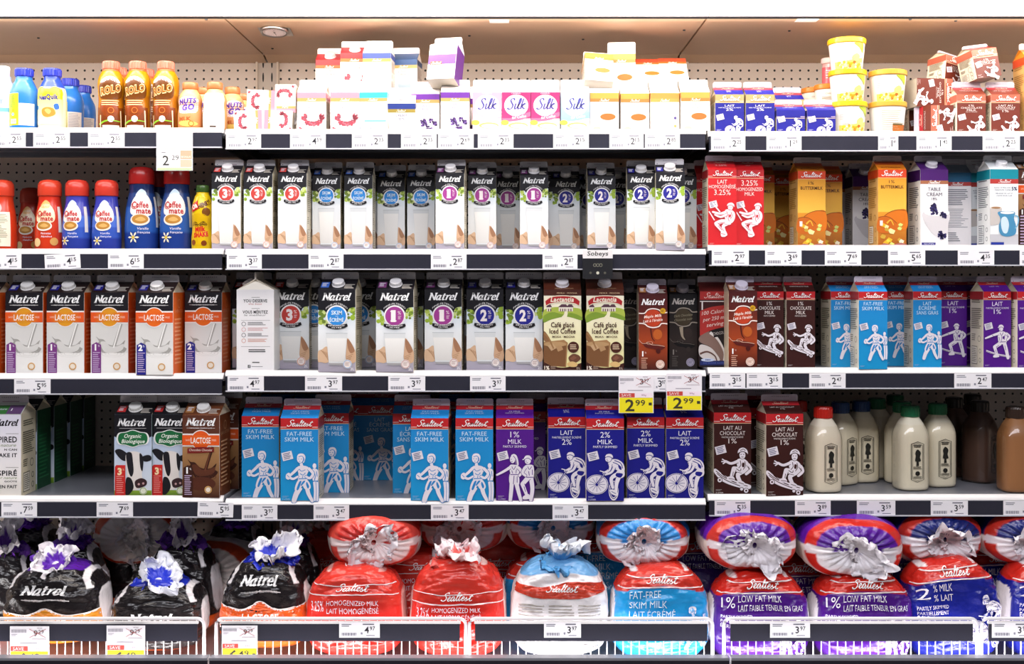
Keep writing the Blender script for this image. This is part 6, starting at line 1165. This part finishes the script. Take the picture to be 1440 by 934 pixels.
# ------------------------------------------------------------------ shelf tickets
TW = .0925; TH = .037
tickets = {}
def ticket_mesh(price, wd):
    k = (price, round(wd, 4))
    if k in tickets: return tickets[k]
    card_ = MB().box(-wd / 2, wd / 2, -.0006, .0006, -TH / 2, TH / 2, '#f4f2f6').mesh('ticket_card', 'paper')
    a = Art(); Hh = TH / wd * 100; a.lay(1)
    a.lines(6, Hh * .12, 32, Hh * .34, 2, '#6a6a78', .4, int(price * 100), .3); a.rect(58, Hh * .10, 86, Hh * .17, '#6a6a78')
    for i in range(17): a.rect(6 + i * 2.2, Hh * .68, 6 + i * 2.2 + (1.4 if (i * 7) % 3 else .7), Hh * .88, '#55556a')
    a.rect(53, Hh * .66, 58, Hh * .8, '#8a8a98'); a.rect(66, Hh * .84, 88, Hh * .89, '#8a8a98')
    d, c = ('%.2f' % price).split('.'); a.text(d, 68, Hh * .5, Hh * .42, '#2a2830', bold=.012); a.text(c, 82, Hh * .40, Hh * .25, '#2a2830', w=13, bold=.01)
    tickets[k] = (card_, a.mesh('ticket_print', lambda u, t, L: ((u / 100 - .5) * wd, -.0007 - L * .0001, TH / 2 - t / 100 * wd), 'paper')); return tickets[k]
def ticket(pl, pr, row, price, where, rot=0.0, bay=None, y=-.0180, z=None):
    px = (pl + pr) / 2; b = bay if bay is not None else (0 if px < 316 else 1 if px < 992 else 2)
    c, p = ticket_mesh(price, (pr - pl) / F * (D + y))
    t = ob('price_tag', c, None, (X(px, y), y, (SHZ[b][row] - .0285) if z is None else z), (0, math.radians(rot), 0)); tag(t, 'white shelf ticket priced %.2f %s' % (price, where), 'price tag', 'shelf tickets')
    ob('ticket_print', p, t); return t
T = [(-14, 36, 0, 2.55, 'at the left end of the top rail'), (47, 98, 0, 2.55, 'under the yellow chocolate milk bottle'), (124, 175, 0, 2.55, 'under the leftmost golden bottle'), (318, 367, 0, 2.97, 'under the lying cream cartons', 0, 1), (408, 458, 0, 4.59, 'under the left whipping cream'), (495, 545, 0, 2.35, 'under the light blue banded cream'), (564, 614, 0, 2.35, 'under the left table cream'), (616, 666, 0, 2.69, 'under the right table cream'), (672, 722, 0, 2.35, 'under the pale pink creamer'), (778, 828, 0, 2.15, 'under the pale blue creamer'), (857, 905, 0, 2.15, 'under the middle half and half'), (907, 956, 0, 2.85, 'under the nutrition table carton'),
     (1000, 1048, 0, 2.25, 'under the left small blue carton'), (1078, 1127, 0, 1.29, 'under the squat blue carton'), (1235, 1263, 0, 1.49, 'under the shorter tub stack'), (1289, 1338, 0, 1.45, 'under the lying brown cartons'), (1382, 1434, 0, 2.25, 'under the right small chocolate carton'),
     (-20, 30, 1, 4.15, 'at the left edge of the second rail'), (63, 113, 1, 4.15, 'hanging crooked under the red creamer', -3), (152, 202, 1, 6.15, 'under the large creamer bottles'), (319, 368, 1, 3.37, 'under the red 3 cartons'), (434, 483, 1, 2.87, 'under the light blue badge cartons'), (606, 656, 1, 2.87, 'under the magenta 1 cartons'), (763, 812, 1, 2.87, 'left of the black clip sign'), (1001, 1053, 1, 2.97, 'under the red homogenized cartons'), (1076, 1127, 1, 3.69, 'under the front left buttermilk'), (1160, 1211, 1, 7.69, 'right of the buttermilk'), (1249, 1301, 1, 5.65, 'under the table cream'), (1347, 1398, 1, 4.35, 'under the teal cream carton'), (1434, 1484, 1, 4.35, 'at the right edge of the second rail'),
     (20, 71, 2, 5.95, 'under the lactose-free cartons'), (320, 371, 2, 4.97, 'under the white text carton'), (429, 481, 2, 3.97, 'under the bright sky blue badge carton'), (546, 598, 2, 3.97, 'under the bright magenta 1 carton'), (661, 711, 2, 3.97, 'under the left navy 2 carton'), (903, 940, 2, 3.97, 'squeezed between the two yellow sale signs', 0, None, -.0178), (998, 1048, 2, 3.15, 'under the red-brown carton, left of two', 0, 2), (1050, 1100, 2, 3.15, 'under the skateboarder cartons'), (1138, 1189, 2, 2.47, 'under the sky blue litre cartons'), (1342, 1394, 2, 2.47, 'under the purple litre cartons'),
     (2, 52, 3, 7.59, 'under the white text carton at far left'), (136, 187, 3, 7.69, 'under the cow picture cartons'), (278, 328, 3, 5.95, 'under the brown lactose-free carton', 2, 0), (340, 390, 3, 3.97, 'under the leftmost skim two-litre'), (441, 491, 3, 3.47, 'under the third skim two-litre'), (606, 659, 3, 3.47, 'under the skim carton showing its side'), (777, 827, 3, 3.47, 'under the leftmost cyclist carton'), (1005, 1055, 3, 5.35, 'under the chocolate two-litres'), (1118, 1168, 3, 3.89, 'under the red-capped glass bottle'), (1205, 1259, 3, 3.59, 'under the blue-capped bottles'), (1309, 1361, 3, 3.59, 'under the green-capped bottles'), (1411, 1462, 3, 3.59, 'under the amber bottle at right')]
for a in T:
    a = list(a) + [0.0, None, -.0180][len(a) - 5:] if len(a) < 8 else list(a)
    ticket(a[0], a[1], a[2], a[3], a[4], a[5], a[6], a[7])
ZR = Zp(886, -.147)
for pl, pr, price, wh in ((477, 534, 4.97, 'under the left red bag'), (765, 817, 3.97, 'under the white bag'), (1083, 1139, 3.97, 'under the left purple bag'), (1395, 1452, 3.97, 'at the right edge of the wire racks')):
    ticket(pl, pr, 0, price, wh, 0, 1, -.1475, ZR)
def sale(pl, pr, pt, pb, y, label, was, now, kind):
    wd = (pr - pl) / F * (D + y); ht = (pb - pt) / F * (D + y); Hh = ht / wd * 100
    t = ob('sale_sign', MB().box(-wd / 2, wd / 2, -.0006, .0006, 0, ht, '#f3eff4').mesh('sign_card', 'paper'), None, (X((pl + pr) / 2, y), y, Zp(pb, y))); tag(t, label, 'sale sign', 'hanging sale signs')
    a = Art(); a.lay(1)
    if kind == 'yellow':
        s = Hh / 112; yb = 64 * s if now else 64
        a.rect(2, 64, 98, Hh - 1, '#f0e11a'); a.rect(2, 51, 46, 63, '#c8443c'); a.rect(47, 51, 97, 63, '#f6e6f0'); a.lay(2).text('SAVE', 22, 57, 8, '#f7dede', w=28); a.text('99¢', 72, 57, 5, '#a06a80', w=14)
        for i in range(17): a.rect(4 + i * 2.3, 8, 4 + i * 2.3 + 1.2, 16, '#8a8490')
        a.lines(4, 20, 20, 26, 2, '#b0a8b4', .4); a.rect(26, 42, 70, 44, '#a8a0ac'); a.rect(56, 32, 94, 33.4, '#b0a0a8')
        w0, w1 = was.split('.'); a.text(w0, 66, 18, 15, '#4a3a3c', w=10); a.text(w1, 80, 14, 9, '#4a3a3c', w=14); a.lay(3).stroke([(50, 7), (92, 29)], 1.1, '#a83a34'); a.stroke([(50, 29), (92, 7)], 1.1, '#a83a34'); a.lay(2).text('was', 76, 4, 4, '#8a7a80', w=14)
        if now:
            d, c = now.split('.'); hh = min(33, (Hh - 66) * .76); a.text(d, 32, 64 + (Hh - 64) * .5, hh, '#3a3626', w=26, bold=.02); a.text(c, 62, 64 + (Hh - 64) * .34, hh * .5, '#3a3626', w=28, bold=.015); a.rect(86, 78, 95, 86, '#3a3a2a')
    else:
        a.rect(2, 44, 98, 54, '#cfe8c0'); a.rect(66, 56, 98, 80, '#f3a68a'); a.rect(2, 104, 98, Hh - 1, '#b8dca0'); a.lay(2).text('2', 26, 84, 26, '#3a3a34', w=18, bold=.01); a.text('29', 52, 76, 13, '#3a3a34', w=20); a.text('BONUS', 82, 74, 5, '#fff0e8', w=26); a.rect(14, 60, 26, 62, '#555'); a.rect(66, 82, 98, 102, '#f0b8a0')
    ob('sign_print', a.mesh('sign_print', lambda u, tt, L: ((u / 100 - .5) * wd, -.0007 - L * .0001, ht - tt / 100 * wd), 'paper'), t)
sale(220, 271, 183, 240, -.0200, 'white and green hanging sign priced 2.29 under the golden bottles', '', '2.29', 'green')
sale(870, 919, 528, 581, -.0220, 'yellow sale sign priced 2.99, left of two', '3.97', '2.99', 'yellow'); sale(937, 987, 525, 577, -.0220, 'yellow sale sign priced 2.99, right of two', '3.97', '2.99', 'yellow')
sale(14, 69, 881, 936, -.150, 'sale sign with crossed-out 9.29 on the far left rack', '9.29', '6.49', 'yellow'); sale(150, 204, 880, 935, -.150, 'sale sign with crossed-out 9.29 under the blue-gathered bag', '9.29', '6.49', 'yellow'); sale(312, 362, 880, 932, -.150, 'sale sign with crossed-out 9.29 under the black and orange bag', '9.29', '6.49', 'yellow')
# coupon clip
t = thing('coupon_clip', 'black coupon dispenser clip with white name plate on the second rail', 'dispenser', (X(840, -.02), -.02, Zp(392, -.02)))
hw, ht = .0375, .073
boxo('case', t, 'black_steel', -hw, hw, -.014, -.004, 0, ht - .020); boxo('clip_top', t, 'black_steel', -hw * .7, hw * .7, -.012, .0, ht - .002, ht + .004)
pl_ = boxo('name_plate', t, 'white_enamel', -hw, hw, -.015, -.006, ht - .022, ht - .001)
a = Art(); a.lay(1).text('Sobeys', 50, 13, 14, '#2c2a22', w=70, bold=.012, shear=.12)
ob('plate_lettering', a.mesh('plate_lettering', lambda u, tt, L: ((u / 100 - .5) * 2 * hw, -.0153, ht - tt / 100 * 2 * hw), 'paper'), pl_)
a = Art(); a.lay(1); [a.ring(x, 20, 4, 5.4, '#8a8878') for x in (40, 50, 60)]; a.disc(50, 46, 5, '#c9c6b4'); a.disc(26, 46, 4, '#55534a'); a.disc(74, 46, 4, '#55534a')
ob('case_print', a.mesh('case_print', lambda u, tt, L: ((u / 100 - .5) * 2 * hw, -.0143, ht - .024 - tt / 100 * 2 * hw), 'paper'), t)
# thermometer under the canopy ceiling
yT = .11; t = thing('dial_thermometer', 'round dial thermometer on a bracket under the case ceiling', 'thermometer', (X(386, yT), yT, ZT - .004))
m = MB(); m.box(-.042, .042, -.05, .05, -.002, 0, '#fff'); ob('mounting_plate', m.mesh('mounting_plate', 'steel'), t, None, (math.radians(-8), 0, 0))
dial = ob('bezel', MB().lathe([(.036, -.002), (.037, -.010), (.033, -.013), (.031, -.010)], 40).mesh('bezel', 'steel', True), t, None, (math.radians(-8), 0, 0))
ob('dial_face', MB().lathe([(.031, -.009), (.030, -.0105)], 40, '#efe6ea').mesh('dial_face', 'paper'), dial)
a = Art(); a.lay(1)
for i in range(24): q = math.radians(i * 15); a.stroke([(50 + 40 * math.cos(q), 50 + 40 * math.sin(q)), (50 + 45 * math.cos(q), 50 + 45 * math.sin(q))], 1.4, '#3a3238')
a.stroke([(50, 50), (52, 18)], 2.4, '#2a2228'); a.disc(50, 50, 5, '#2a2228'); a.text('°F', 50, 72, 9, '#3a3238')
ob('dial_print', a.mesh('dial_print', lambda u, tt, L: ((u / 100 - .5) * .06, (tt / 100 - .5) * -.06, -.0108), 'paper'), dial)
